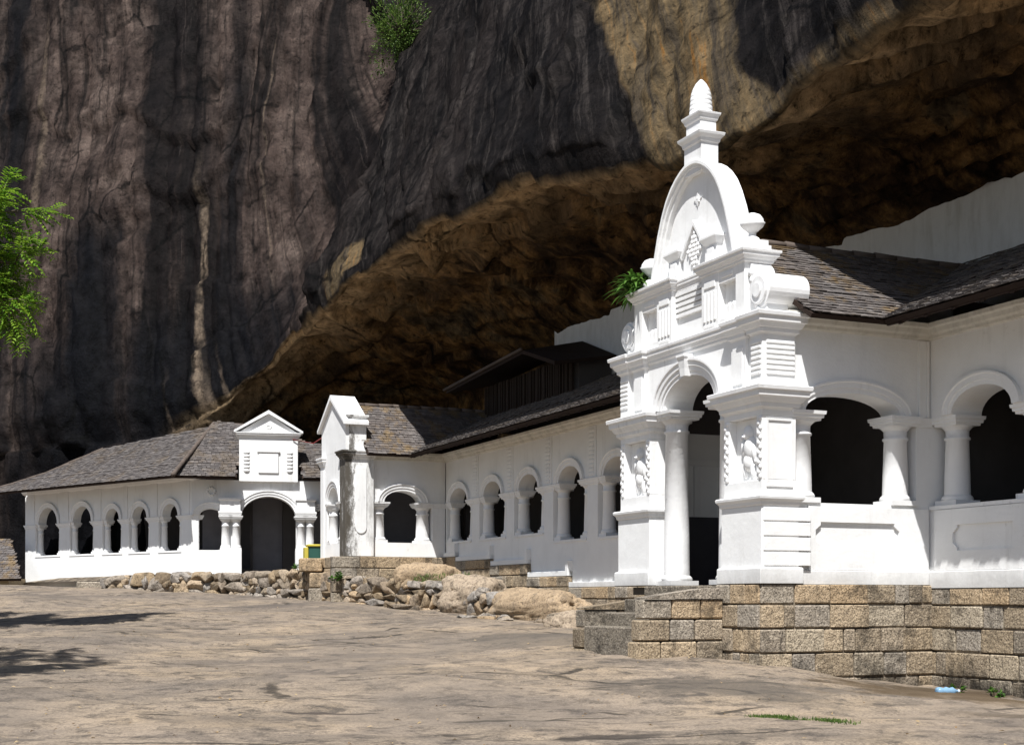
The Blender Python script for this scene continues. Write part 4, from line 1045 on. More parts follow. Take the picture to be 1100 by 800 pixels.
# ================================================================== far wing and its porch
wg = thing('arcade_gallery', 'far left white arcade wing with a broad sloping tiled roof against the dark cliff', 'arcade', P3+C3*5+Vector((0, 0, 0.4)), math.atan2(-C3.y, -C3.x))
ops3 = [(9.62, 7.95), (7.30, 5.72), (5.20, 3.98), (3.58, 2.34), (1.84, 0.58)]
wl = []
for f_, n_ in ops3:
    l, r = -f_, -n_; xc = (l+r)/2+0.04; w = (r-l)/2-0.20
    wl.append(dict(l=l, r=r, sill=1.60, imp=Z_CAP, xc=xc, w=w, spring=Z_SPR, rise=w*0.92))
w3 = MB(WC).wall(-10.35, 0.0, 0.0, 0.30, 0.2, 4.1, wl).build('wall', M['white'], wg)
for o in wl:
    arch_trim(wg, WC, o['xc'], o['w'], o['rise'])
    column(wg, WC, o['l']+0.12, 0.15, 1.60, 0.105, Z_CAP, 0.14); column(wg, WC, o['r']-0.12, 0.15, 1.60, 0.105, Z_CAP, 0.14)
    MB(WC).box(o['l']-0.02, o['r']+0.02, -0.02, 0.05, 1.54, 1.596).build('sill', M['trim'], w3)
for p0, p1 in ((10.3, 9.62), (7.95, 7.30), (5.72, 5.20), (3.98, 3.58), (2.34, 1.84), (0.58, 0.04)):
    m_ = MB(WC); m_.loft_rect(-p0-0.03, -p1+0.03, 0.0, 0.4, [(2.60, 0.0), (2.61, 0.02), (2.65, 0.025), (2.70, 0.05), (2.75, 0.06)])
    m_.build('impost_band', M['trim'], w3)
    MB(WC).box(-p0+0.06, -p1-0.06, -0.03, 0.02, 2.76, 3.9).build('pilaster', M['white'], w3)
MB(WC).loft_rect(-10.4, 0.05, 0.0, 0.4, [(3.86, 0.0), (3.9, 0.05), (4.0, 0.10), (4.05, 0.12)]).build('eave_cornice', M['white'], wg)
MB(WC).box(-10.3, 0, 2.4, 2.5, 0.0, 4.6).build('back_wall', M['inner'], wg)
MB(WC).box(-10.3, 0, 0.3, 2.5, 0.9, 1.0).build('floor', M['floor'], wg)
eo = 1.12; ez3 = 3.92
upc = N3*1.0+Vector((0, 0, 0.60)); upc.normalize()
def on_c(t, d): return P3+C3*t+N3*d+Vector((0, 0, ez3+(d+eo)*0.60))
k3 = 1/math.sqrt(1+0.36)   # run per metre of slope
# eave from far end to the hip corner
roof(wg, on_c(11.6, -eo), on_c(-0.55, -eo), upc, [(0.0, 0.0), (12.15, 0.0), (9.6, 3.52/k3), (6.8, 3.15/k3), (3.93, 2.74/k3), (2.6, 1.2/k3)], M['tiles'])
ridge_cap(wg, on_c(11.6, -eo), on_c(9.0, 0.08), 0.06); ridge_cap(wg, on_c(9.0, 0.08), on_c(7.67, 1.62), 0.06)
APX = on_c(2.0, 2.4)
ridge_cap(wg, on_c(-0.55, -eo)+Vector((0, 0, 0.03)), APX+Vector((0, 0, 0.09)), 0.075, name='hip_cap')
# porch with the pediment
g3 = thing('gatehouse', 'small far white porch with a triangular pediment over one broad dark arch', 'gatehouse', P3+D3*2.4+Vector((0, 0, 0.86)), math.atan2(D3.y, D3.x))
mb = MB(WD)
mb.wall(0.0, 5.0, 0.0, 0.5, 0.3, 3.90, [dict(l=0.22, r=1.06, sill=1.60, imp=Z_CAP, xc=0.60, w=0.34, spring=Z_SPR, rise=0.20), dict(l=1.56, r=3.38, sill=0.3, imp=2.66, xc=2.47, w=0.90, spring=2.66, rise=0.72), dict(l=3.86, r=4.66, sill=1.60, imp=Z_CAP, xc=4.26, w=0.32, spring=Z_SPR, rise=0.20)])
fw3 = mb.build('front_wall', M['white'], g3)
arch_trim(g3, WD, 2.47, 0.90, 0.72, 0.0, 2.66); arch_trim(g3, WD, 0.62, 0.40, 0.22); arch_trim(g3, WD, 4.26, 0.34, 0.22)
for xx in (1.08, 1.42, 3.52, 3.82): column(g3, WD, xx, -0.10, 1.60, 0.13, 2.72, 0.20)
for x0_, x1_ in ((0.86, 1.60), (3.34, 4.02)): MB(WD).box(x0_, x1_, -0.32, 0.1, 0.3, 1.598).build('pedestal', M['white'], g3, 0.01)
for x0_, x1_ in ((0.90, 1.56), (3.38, 3.98)): MB(WD).loft_rect(x0_, x1_, -0.28, 0.1, [(2.715, 0.0), (2.74, 0.03), (2.82, 0.05), (2.86, 0.05), (2.87, 0.0), (3.2, 0.0), (3.24, 0.04), (3.3, 0.04)]).build('impost_block', M['trim'], g3)
mb = MB(WD); mb.box(1.52, 3.42, -0.16, 0.5, 3.86, 5.42)
for x in (1.62, 3.02): 
    for i in range(6): mb.ball((x+0.14, -0.16, 4.2+i*0.12), (0.11, 0.05, 0.06), 8, 6)
mb.cbox(2.14, 2.80, -0.20, -0.1, 4.12, 4.80, 0.02); mb.cbox(2.10, 2.84, -0.23, -0.1, 4.80, 4.88, 0.02)
b3 = mb.build('pediment_block', M['white'], g3)
mb = MB(WD); mb.loft_rect(1.52, 3.42, -0.16, 0.5, cornice_prof(5.28, 5.46, 0.12)); mb.build('pediment_cornice', M['trim'], b3)
mb = MB(WD); mb.prism([(1.50, 5.455), (3.44, 5.455), (2.47, 6.08)], -0.12, 0.45); 
for i in range(6): mb.ball((2.47+0.07*math.cos(i*1.047), -0.12, 5.66+0.06*math.sin(i*1.047)), (0.05, 0.03, 0.04), 7, 5)
mb.build('pediment', M['white'], b3)
mb = MB(WD)
for sg in (1, -1): mb.prism([(2.47, 6.20), (2.47+sg*1.12, 5.52), (2.47+sg*1.12, 5.45), (2.47, 6.08)], -0.24, 0.5)
mb.build('pediment_coping', M['trim'], b3)
mb = MB(WD)
for i in range(10): mb.ball((0.62+0.12*math.cos(i*.628), -0.02, 3.52+0.12*math.sin(i*.628)), (0.05, 0.04, 0.05), 7, 5)
mb.build('rosette', M['white'], fw3)
MB(WD).box(0.3, 4.8, 2.2, 2.3, 0.3, 4.3).build('inner_wall', M['innergrey'], g3)
MB(WD).box(0.3, 4.9, 0.2, 2.2, 0.74, 0.86).build('floor', M['floor'], g3)
MB(WD).box(3.0, 3.5, 1.6, 2.3, 0.8, 3.6).build('dark_doorway', M['inner'], g3)
upd = (M3+Vector((0, 0, 0.60))).normalized()
ed = P3+M3*(-0.75)+Vector((0, 0, 3.95))
roof(g3, ed+D3*(-0.62), ed+D3*6, upd, [(0.0, 0.0), (2.06, 0.0), (2.06, 0.85), (4.16, 0.85), (4.16, 0.0), (6.5, 0.0), (6.5, 1.9), (4.6, 2.7), (2.7, 4.0), (1.35, 4.35)], M['tiles'])
ridge_cap(g3, APX+Vector((0, 0, 0.05)), ed+D3*(-0.62+2.7)+upd*4.0+Vector((0, 0, 0.03)), 0.06)

# ================================================================== cave wall plaster, clerestory shed, low house
WB = frame(F(0, 0), -A, B)
cw = MB(WB)
cw.box(-19.5, 14, 5.95, 6.15, 3.5, 7.9)
cwo = cw.build('cave_wall', M['cave_white']); tag(cwo, 'white plastered wall closing the cave above the tiled roofs', 'wall')
sh = thing('clerestory_shed', 'dark timber slatted lean-to tucked under the rock above the arcade roof', 'shed', F(19, 4.6, 5.2), RZ)
m_ = MB(WB)
for i in range(42):
    x = -22.0+i*0.145; m_.box(x, x+random.uniform(0.06, 0.10), 4.80+random.uniform(-.02, .02), 4.86, 5.0, 6.35)
m_.build('slats', M['slat'], sh)
MB(WB).box(-22, -15.9, 4.95, 5.9, 5.0, 6.35).build('shed_body', M['inner'], sh)
e0_, e1_ = F(24.0, 4.1, 6.62), F(17.6, 4.1, 6.80)
rr_ = MB()
def slab(mb, pts, th):
    n = len(pts); mb.add([tuple(p) for p in pts]+[tuple(Vector(p)-Vector((0,0,th))) for p in pts], [tuple(range(n)), tuple(range(2*n-1, n-1, -1))]+[((i+1) % n, i, n+i, n+(i+1) % n) for i in range(n)])
slab(rr_, [F(23.4, 4.1, 6.42), F(17.6, 4.1, 6.72), F(17.6, 5.9, 7.1), F(23.4, 5.9, 6.8)], 0.09)
slab(rr_, [F(17.6, 4.1, 6.72), F(15.6, 4.1, 6.12), F(15.6, 5.9, 6.4), F(17.6, 5.9, 7.1)], 0.10)
rr_.build('shed_roof', M['wood'], sh)
MB().tube([F(23.5, 4.06, 6.45), F(17.6, 4.06, 6.75)], 0.045, 0.045, 6).build('batten', M['ridge'], sh)
hs = thing('low_house', 'low grey-roofed house half hidden behind the crest at the left edge', 'house', (-19.6, 50.6, -0.3), 0.0)
H3 = Matrix.Translation((-19.6, 50.6, 0))
MB(H3).box(-4, 1.35, 0.0, 2.2, -1.0, 0.75).build('wall', mat_dark('ochre_wall', (0.28, 0.22, 0.14)), hs)
roof(hs, Vector((-24.0, 50.2, 0.72)), Vector((-17.65, 50.2, 0.72)), Vector((0, 1, 0.75)), [(0, 0), (6.35, 0), (5.3, 2.5), (0, 2.9)], M['tiles_moss'])

# ================================================================== ashlar under the gate, steps
def ashlar(name, label, runs, parent=None, zb=-1.7, mat='ashlar'):
    th = thing(name, label, 'wall', runs[0][1], 0)
    for T, base, x0, x1, courses, y, lens in runs:
        mb = MB(T); core = MB(T)
        core.box(x0+0.04, x1-0.02, y+0.022, y+0.45, courses[-1], courses[0]-0.012); core.build('core', M['mortar'], th)
        for c in range(len(courses)-1):
            z1_, z0_ = courses[c], courses[c+1]; x = x0
            while x < x1-0.01:
                w = random.uniform(*lens)*(1.0 if random.random() < 0.8 else 0.45)
                if x1-x-w < lens[0]*0.6: w = x1-x
                j = random.uniform(-0.010, 0.022)
                mb.cbox(x+0.009, x+w-0.009, y-j, y+0.30, z0_+0.010+random.uniform(0, .006), z1_-0.010, random.uniform(0.008, 0.024))
                x += w
        mb.build('block_courses', M[mat], th)
    return th
cs = [0.218, -0.08, -0.43, -0.785, -1.15, -1.52, -1.85]
ashlar('stone_plinth', 'coursed granite block plinth carrying the tall gatehouse and right arcade', [
    (frame(F(0.0, 0), B, A), F(0, 0, -1.2), -0.03, 3.08, cs, -0.03, (0.32, 0.72)),
    (frame(F(0, 0), -A, B), F(0, 0, -1.2), -1.14, 0.0, cs, -0.05, (0.25, 0.6)),
    (frame(F(0, 3.10), -A, B), F(0, 3.1, -1.2), -0.1, 10.0, [0.165, -0.10, -0.44, -0.79, -1.155, -1.52, -1.85], -0.05, (0.28, 0.7))])
st_ = thing('stone_steps', 'short granite flight of steps climbing to the arched doorway', 'steps', F(2.2, -0.8, -0.5), RZ)
m_ = MB(WF)
for i, (y0_, z1_) in enumerate(((-0.34, 0.205), (-0.70, 0.0), (-1.06, -0.21), (-1.42, -0.42))):
    tr_ = MB(WF); tr_.cbox(-2.85, -1.20, y0_, y0_+0.42, z1_-0.62, z1_, 0.02); tr_.build('step', M['step'], st_)
def cheek(x0, x1, dz=0.0, mt='ashlar'):
    mm = MB(WF); zt = 0.205
    for c, (z1_, z0_) in enumerate(((0.0+dz, -0.30+dz), (-0.30+dz, -0.62+dz), (-0.62+dz, -1.0+dz))):
        y = -1.42-0.06*c
        while y < -0.05:
            w = random.uniform(0.34, 0.62)
            if -0.05-y-w < 0.2: w = -0.05-y
            mm.cbox(x0, x1, y+0.008, y+w-0.008, z0_+0.008, z1_-0.008, 0.022); y += w
    # sloping coping
    mm.add([(x0-.02, -1.40, 0.0+dz), (x1+.02, -1.40, 0.0+dz), (x1+.02, -0.05, 0.0+dz), (x0-.02, -0.05, 0.0+dz), (x0-.02, -1.40, 0.02+dz), (x1+.02, -1.40, 0.02+dz), (x1+.02, -0.45, 0.15+dz), (x0-.02, -0.45, 0.15+dz), (x1+.02, -0.05, 0.17+dz), (x0-.02, -0.05, 0.17+dz)],
           [(0,3,2,1), (0,1,5,4), (4,5,6,7), (7,6,8,9), (2,3,9,8), (1,2,8,6,5), (0,4,7,9,3)])
    mm.build('cheek_wall', M[mt], st_)
cheek(-1.20, -0.92); cheek(-3.16, -2.86, -0.16, 'step')
# landing stones beneath the far pier
ashlar('stone_plinth', 'low granite footing below the shaded arcade, stepping up beside the boulders', [
    (frame(F(0, 3.0), -A, B), F(12, 3.0, 0.0), -12.5, -3.6, [0.27, 0.0, -0.3, -0.6], -0.02, (0.4, 0.9)),
    (frame(F(0, 3.0), -A, B), F(12, 3.0, 0.0), -14.85, -12.5, [0.54, 0.28, 0.0, -0.3], -0.02, (0.4, 0.9)),
    (frame(F(0, 3.0), -A, B), F(12, 3.0, 0.0), -17.25, -14.85, [0.88, 0.6, 0.3, 0.0], -0.02, (0.4, 0.9)),
    (frame(F(0, 3.0), -A, B), F(12, 3.0, 0.0), -19.8, -17.25, [1.06, 0.8, 0.5, 0.2], -0.02, (0.4, 0.9)),
    (frame(F(0, 3.0), -A, B), F(12, 3.0, 0.0), -20.8, -19.8, [1.20, 0.9, 0.6, 0.3], -0.02, (0.4, 0.9))])
ashlar('stone_plinth', 'mossy yellowish block footing under the far smaller gatehouse', [
    (frame(F(20.5, -0.1), B, A), F(20.5, 0, 0.5), -0.25, 3.2, [1.19, 0.86, 0.52, 0.18, -0.1], -0.02, (0.6, 1.3)),
    (frame(F(20.5, -0.15), -A, B), F(20.5, 0, 0.5), -3.6, 0.0, [1.19, 0.86, 0.52, 0.18, -0.1], -0.05, (0.6, 1.2))])

# ================================================================== rubble wall, terrace, boulders
def stone_mesh(mb, c, sx, sy, sz, rz, amp=0.16):
    """one rough angular stone: a convex hull of scattered points, roughened and chamfered"""
    bm = bmesh.new(); ca, sa = math.cos(rz), math.sin(rz)
    for i in range(20):
        v = rv(); q = max(abs(v.x), abs(v.y), abs(v.z)); v = v/(q**0.9)*random.uniform(0.84, 1.06)
        x, y, z = v.x*sx, v.y*sy, v.z*sz
        bm.verts.new((c[0]+x*ca-y*sa, c[1]+x*sa+y*ca, c[2]+z))
    h = bmesh.ops.convex_hull(bm, input=bm.verts)
    bmesh.ops.delete(bm, geom=[g for g in h['geom_interior'] if isinstance(g, bmesh.types.BMVert)], context='VERTS')
    bmesh.ops.bevel(bm, geom=list(bm.edges), offset=min(sx, sz)*0.10, segments=1, affect='EDGES', profile=0.6)
    bm.verts.index_update()
    mb.add([tuple(v.co) for v in bm.verts], [tuple(v.index for v in f.verts) for f in bm.faces]); bm.free()
def rv():
    v = Vector((random.gauss(0, 1), random.gauss(0, 1), random.gauss(0, 1))); return v.normalized()
def at(px, Y): return ((px-550)/1500*Y)
path = [(112, 44.2, 0.62), (135, 44.0, 0.78), (200, 43.2, 0.80), (265, 42.4, 0.80), (330, 40.6, 0.86), (375, 38.8, 0.60), (440, 36.4, 0.50), (500, 34.6, 0.36), (545, 33.2, 0.10)]
pw = [Vector((at(p, Y), Y, zt)) for p, Y, zt in path]
rw = MB(); cw2 = MB()
for i in range(len(pw)-1):
    p, q = pw[i], pw[i+1]; L = (q-p).xy.length; d = ((q-p).xy/L); rz = math.atan2(d.y, d.x)
    zb0, zb1 = ground_base(p.x, p.y)-0.15, ground_base(q.x, q.y)-0.15
    nrm = Vector((d.y, -d.x, 0))
    if nrm.y > 0: nrm = -nrm
    # core behind the stones
    vs = []
    for (pt, zb) in ((p, zb0), (q, zb1)):
        for off in (0.06, 0.7):
            vs.append(Vector((pt.x, pt.y, zb-0.1))-nrm*off); vs.append(Vector((pt.x, pt.y, pt.z-0.05))-nrm*off)
    cw2.add([tuple(v) for v in vs], [(0,1,5,4), (2,6,7,3), (1,3,7,5), (0,4,6,2), (0,2,3,1), (4,5,7,6)])
    s = 0.0
    z = None
    row = 0; f = 0.0
    hmax = max(p.z-zb0, q.z-zb1); zrow = 0.0
    while zrow < hmax+0.02:
        rh = random.uniform(0.15, 0.36); s = random.uniform(-0.2, 0)
        while s < L:
            w = random.uniform(0.16, 0.50) if random.random() < 0.75 else random.uniform(0.55, 0.95)
            t = min(1, max(0, (s+w/2)/L)); zb = zb0*(1-t)+zb1*t; zt = p.z*(1-t)+q.z*t
            zc = zb+zrow+rh/2
            if zc-rh*0.15 < zt:
                hh = rh*random.uniform(0.9, 1.25); cpt = p.lerp(q, t)
                stone_mesh(rw, (cpt.x+nrm.x*random.uniform(-.03, .04), cpt.y+nrm.y*random.uniform(-.06, .05), min(zc+random.uniform(-.02, .02), zt-hh*0.45)), w*0.57, 0.22, hh*0.58, rz+random.uniform(-.10, .10))
            s += w*random.uniform(0.88, 1.02)
        zrow += rh*0.92
rwt = thing('rubble_wall', 'long dry-stone rubble retaining wall of brown and grey stones along the terrace', 'wall', (pw[4].x, pw[4].y, 0), 0)
rw.build('stones', M['rubble'], rwt); cw2.build('core', M['mortar'], rwt)
# squared blocks set in the wall
sqb = MB(frame(Vector((at(345, 40.0), 40.0, 0)), D3, M3))
sqb.cbox(-0.36, 0.34, -0.35, 0.3, -0.3, 0.30, 0.03); sqb.cbox(-0.34, 0.36, -0.33, 0.3, 0.32, 0.74, 0.03); sqb.cbox(-0.62, 0.02, -0.2, 0.4, 0.78, 1.16, 0.03)
sqb.build('squared_blocks', M['ashlar'], rwt)
lo_ = MB(frame(Vector((at(95, 44.6), 44.6, 0)), D3, M3)); lo_.cbox(-0.35, 0.7, -0.2, 0.3, 0.0, 0.55, 0.03); tb = lo_.build('stone_block', M['ashlar']); tag(tb, 'single low yellowish stone block at the left end of the rubble wall', 'stone block')
# terrace surface behind it
tv = []; tf = []
back = [P3+C3*10.5+Vector((0,0,0.66)), P3+C3*8+Vector((0,0,0.8)), P3+C3*4+Vector((0,0,0.82)), P3+Vector((0,0,0.85)), P3+D3*4+Vector((0,0,0.9)), F(23.8, -0.3, 0.95), F(20.6, -0.1, 0.62), F(18.5, 2.9, 0.5), F(17, 2.9, 0.2)]
for p, q in zip(pw, back):
    for t in (0, 0.25, 0.5, 0.75, 1.0):
        v = p.lerp(q, t); tv.append((v.x, v.y, v.z-0.04+0.03*noise.noise(v*1.7)))
for i in range(len(pw)-1):
    for j in range(4): tf.append((i*5+j, (i+1)*5+j, (i+1)*5+j+1, i*5+j+1))
tm = bpy.data.meshes.new('terrace'); tm.from_pydata(tv, [], tf); tm.materials.append(M['mortar']); to = bpy.data.objects.new('terrace', tm); col.objects.link(to); tag(to, kind='structure')
def mat_boulder():
    m, nt, b = newmat('boulder_rock', 0.88); k = N(nt); p = k.pos()
    n1 = k.noise(p, 1.1, 9, 0.75, 0.5); c = k.ramp(n1, [(0.28, (0.12, 0.09, 0.065)), (0.40, (0.29, 0.215, 0.14)), (0.55, (0.40, 0.295, 0.19)), (0.66, (0.33, 0.255, 0.18)), (0.8, (0.18, 0.15, 0.12))])
    n2 = k.noise(p, 3.0, 9, 0.78); c = k.mix(k.ramp(n2, [(0.55, 0.0), (0.68, 0.8)]), c, (0.07, 0.06, 0.05))
    n3 = k.noise(p, 20, 5, 0.8); c = k.mix(k.ramp(n3, [(0.38, 0.7), (0.5, 0.0)]), c, (0.05, 0.04, 0.03)); c = k.mix(k.ramp(n3, [(0.58, 0.0), (0.72, 0.5)]), c, (0.42, 0.34, 0.24))
    k.l(c, b.inputs['Base Color']); q = k.bump(None, n2, 0.7, 0.08); k.bump(b, n3, 0.6, 0.02, q); return m
M['boulder'] = mat_boulder()
def boulder(loc, r, label, rz=0.0, seed=0, group=None, bmat=None):
    mb = MB(Matrix.Translation(loc) @ Matrix.Rotation(rz, 4, 'Z')); n, m = 90, 54; vs = []; fs = []
    for i in range(m+1):
        ph = math.pi*i/m
        for k in range(n):
            t = 2*math.pi*k/n; v = Vector((math.sin(ph)*math.cos(t), math.sin(ph)*math.sin(t), -math.cos(ph)))
            v = v*(1/(max(abs(v.x), abs(v.y), abs(v.z))**0.25))
            cr = abs(noise.noise(Vector((v.x*1.1+seed, v.y*1.1, v.z*2.3))))
            v *= 0.93+0.24*noise.noise(v*1.2+Vector((seed, 1, 2)))+0.05*noise.fractal(v*2.2+Vector((seed, 0, 0)), 0.7, 2.2, 6)-0.06*max(0, 1-cr/0.05)-0.03*((noise.noise(v*1.7+Vector((5, seed, 0)))*3) % 1.0)
            vs.append((v.x*r[0], v.y*r[1], v.z*r[2]))
    for i in range(m):
        for k in range(n): fs.append((i*n+k, i*n+(k+1) % n, (i+1)*n+(k+1) % n, (i+1)*n+k))
    mb.add(vs, fs, True); o = mb.build('boulder', bmat or M['boulder']); return tag(o, label, 'boulder', group)
boulder((at(462, 36.9), 36.9, 0.42), (0.95, 0.6, 0.62), 'rounded tan boulder bulging above the rubble wall before the far gatehouse', 0.1, 3)
boulder((at(508, 34.9), 34.9, 0.05), (1.0, 0.7, 0.62), 'grey lichened boulder right of the rounded tan one', -0.5, 8, None, M['rubble'])
boulder((at(575, 31.4), 31.4, -0.34), (2.0, 0.8, 0.64), 'long sloping tan rock outcrop below the stepped arcade base', -1.02, 14)
boulder((at(622, 27.3), 27.3, -0.62), (0.75, 0.6, 0.42), 'low dark rock beside the foot of the granite steps', 0.4, 21, None, M['rubble'])
bm_ = MB()
for i in range(16):
    px = random.uniform(498, 630); Y = 31.8-(px-498)*0.04+random.uniform(-.4, .4); x = at(px, Y)
    stone_mesh(bm_, (x, Y, ground_base(x, Y)+0.04), random.uniform(.08, .26), random.uniform(.08, .2), random.uniform(.05, .14), random.uniform(0, 3))
so_ = bm_.build('loose_stones', M['rubble']); tag(so_, 'scatter of small loose stones at the foot of the rubble wall', 'stones', kind='stuff')

# ================================================================== bin, bottle, cable
bn = thing('litter_bin', 'green box bin with a yellow lid beside the far gatehouse', 'bin', (at(338, 41.6), 41.6, 0.95), 0.3)
TB = MW[bn.name]
MB(TB).cbox(-0.20, 0.24, -0.2, 0.2, 0.0, 0.60, 0.02).build('body', mat_plain('green_paint', (0.022, 0.075, 0.06), 0.5), bn)
MB(TB).cbox(-0.24, 0.28, -0.24, 0.24, 0.60, 0.67, 0.02).build('lid', mat_plain('yellow_paint', (0.45, 0.38, 0.06), 0.5), bn)
MB(TB).cbox(-0.32, -0.205, -0.18, 0.18, 0.22, 0.58, 0.02).build('side_box', bpy.data.materials['yellow_paint'], bn)
bx, by = 5.95, 19.1
bt = thing('plastic_bottle', 'crushed clear-blue plastic bottle lying on the damp rock', 'bottle', (bx, by, ground_z(bx, by)+0.05), 0.25)
mpl, ntp, bp_ = newmat('blue_plastic', 0.15); bp_.inputs['Base Color'].default_value = (0.35, 0.6, 0.85, 1); bp_.inputs['Transmission Weight'].default_value = 0.5
TBm = MW[bt.name] @ Matrix.Rotation(R(90), 4, 'Y')
MB(TBm).lathe(0, 0, [(-0.16, 0.02), (-0.155, 0.055), (-0.10, 0.06), (-0.06, 0.045), (-0.02, 0.062), (0.03, 0.046), (0.08, 0.058), (0.12, 0.03), (0.15, 0.018), (0.165, 0.016)], 14).build('body', mpl, bt)
MB(TBm).lathe(0, 0, [(0.165, 0.02), (0.19, 0.02)], 12).build('cap', mat_plain('white_cap', (0.8, 0.85, 0.9)), bt)
cbl = MB().tube([P3+D3*3.3+Vector((0, -.2, 5.25)), P3+D3*4.0+Vector((0, -0.4, 5.12)), F(23.4, 0.4, 4.95)], 0.02, 0.02, 6).build('overhead_cable', mat_plain('red_cable', (0.25, 0.03, 0.03)))
tag(cbl, 'thin red cable strung between the pedimented porch and the far gatehouse', 'cable')

# ================================================================== vegetation
LEAF_BR = mat_leaf('bright_leaf', (0.07, 0.18, 0.014), (0.26, 0.40, 0.04), 0.45)
LEAF_DK = mat_leaf('shrub_leaf', (0.03, 0.075, 0.012), (0.15, 0.22, 0.05), 0.35)
LEAF_GL = mat_leaf('glossy_leaf', (0.03, 0.09, 0.012), (0.10, 0.20, 0.03), 0.3)
BARK = mat_dark('bark', (0.10, 0.08, 0.06))
def leaf(mb, p, d, n, L, W, fold=0.25):
    d = d.normalized(); s = d.cross(n)
    if s.length < 1e-4: s = d.orthogonal()
    s.normalize(); n = s.cross(d).normalized()
    m1 = p+d*L*0.45; t = p+d*L-n*L*0.12
    mb.add([tuple(p), tuple(m1+s*W/2+n*W*fold), tuple(t), tuple(m1-s*W/2+n*W*fold), tuple(m1)], [(0, 4, 1), (4, 2, 1), (0, 3, 4), (4, 3, 2)])
def rv(): 
    v = Vector((random.gauss(0, 1), random.gauss(0, 1), random.gauss(0, 1))); return v.normalized()
# tree left of the frame, one feathery bough reaching in
KT = 1.23
tr_o = thing('tree', 'bright green feathery-leaved tree whose bough reaches in at the left edge', 'tree', (-13.8, 25.2, ground_base(-13.8, 25.2)), 0, 'trees at the left edge')
zt0 = ground_base(-13.8, 25.2)/KT
tk = MB(Matrix.Scale(KT, 4)); bs = [(-11.2, 20.5, zt0-0.2), (-11.1, 20.4, 1.2), (-10.8, 20.5, 3.0), (-10.7, 20.4, 5.0), (-10.6, 20.6, 7.0)]
tk.tube(bs, 0.34, 0.12, 12)
lv = MB(Matrix.Scale(KT, 4))
def frond(mb, p, d, L, up=Vector((0, 0, 1))):
    """compound leaf: a stalk with paired leaflets"""
    d = d.normalized(); s = d.cross(up)
    if s.length < 1e-3: s = d.orthogonal()
    s.normalize(); n = int(L/0.048)
    for i in range(n):
        t = (i+1)/n; q = p+d*L*t-Vector((0, 0, 0.20*L*t*t))
        for sg in (1, -1):
            ll = 0.125*(1-0.45*abs(t-0.45)); dd = (s*sg+d*0.55+Vector((0, 0, random.uniform(-.3, .15)))).normalized()
            leaf(mb, q, dd, up+rv()*0.35, ll, ll*0.42)
limbs = []
def limb(p0, p1, r, nsub):
    p0, p1 = Vector(p0), Vector(p1); mid = p0.lerp(p1, 0.5)+Vector((0, 0, 0.25))+rv()*0.15
    tk.tube([p0, mid, p1], r, r*0.3, 7)
    for i in range(nsub):
        t = random.uniform(0.45, 1.0); q = (p0.lerp(mid, t*2) if t < 0.5 else mid.lerp(p1, t*2-1))
        e = q+((p1-p0).normalized()*0.5+rv()*0.85).normalized()*random.uniform(0.35, 0.8)
        tk.tube([q, q.lerp(e, .5)+Vector((0, 0, .05)), e], r*0.22, 0.008, 5)
        limbs.append((q, e))
tips_in = [((-7.9, 21.3, 6.45), 8), ((-7.45, 21.4, 6.15), 7), ((-7.75, 21.4, 5.9), 9), ((-7.15, 21.6, 5.35), 9), ((-7.55, 21.8, 4.95), 10), ((-7.3, 21.2, 4.55), 8), ((-7.85, 21.5, 4.25), 9), ((-7.95, 21.2, 5.1), 9), ((-7.9, 22.0, 5.6), 9)]
for tip, n_ in tips_in: limb((-10.2, 20.9, 5.0), (tip[0]-0.12, tip[1], tip[2]-0.22), 0.05, n_)
for i in range(46):
    d = rv(); d.z = abs(d.z)*0.8-0.15; d.normalize()
    c = Vector((-11.9, 20.6, 6.2)); tip = c+Vector((d.x*2.7, d.y*3.0, d.z*2.6))
    if tip.x > -9.0: tip.x = -9.0-random.uniform(0, .5)
    limb((-10.7+random.uniform(-.1, .1), 20.4, random.uniform(3.6, 6.6)), tip, 0.06, 8)
for q, e in limbs:
    d = (e-q)
    for i in range(13):
        t = random.uniform(0.15, 1.0); frond(lv, q.lerp(e, t), (d.normalized()*0.6+rv()*0.8), random.uniform(0.22, 0.40))
tk.build('trunk', BARK, tr_o, recalc=False); lv.build('crown', LEAF_BR, tr_o, recalc=False)
t2 = thing('tree', 'second green tree standing just beyond the left edge, seen by its shade on the rock', 'tree', (-10.6, 13.6, ground_base(-10.6, 13.6)), 0, 'trees at the left edge')
tk2 = MB(); lv2 = MB(); tk = tk2; limbs = []
tk2.tube([(-10.6, 13.6, ground_base(-10.6, 13.6)-0.2), (-10.4, 13.7, 2.0), (-9.8, 13.9, 5.0), (-9.4, 14.2, 8.0)], 0.3, 0.1, 12)
for i in range(40):
    d = rv(); tip = Vector((-9.6, 14.5, 9.0))+Vector((d.x*1.9, d.y*2.6, d.z*1.5)); limb((-9.7+random.uniform(-.1, .2), 13.9, random.uniform(5.0, 7.6)), tip, 0.05, 7)
for q, e in limbs:
    for i in range(7):
        t = random.uniform(0.2, 1.0); frond(lv2, q.lerp(e, t), ((e-q).normalized()*0.6+rv()*0.8), random.uniform(0.25, 0.45))
tk2.build('trunk', BARK, t2, recalc=False); lv2.build('crown', LEAF_BR, t2, recalc=False)
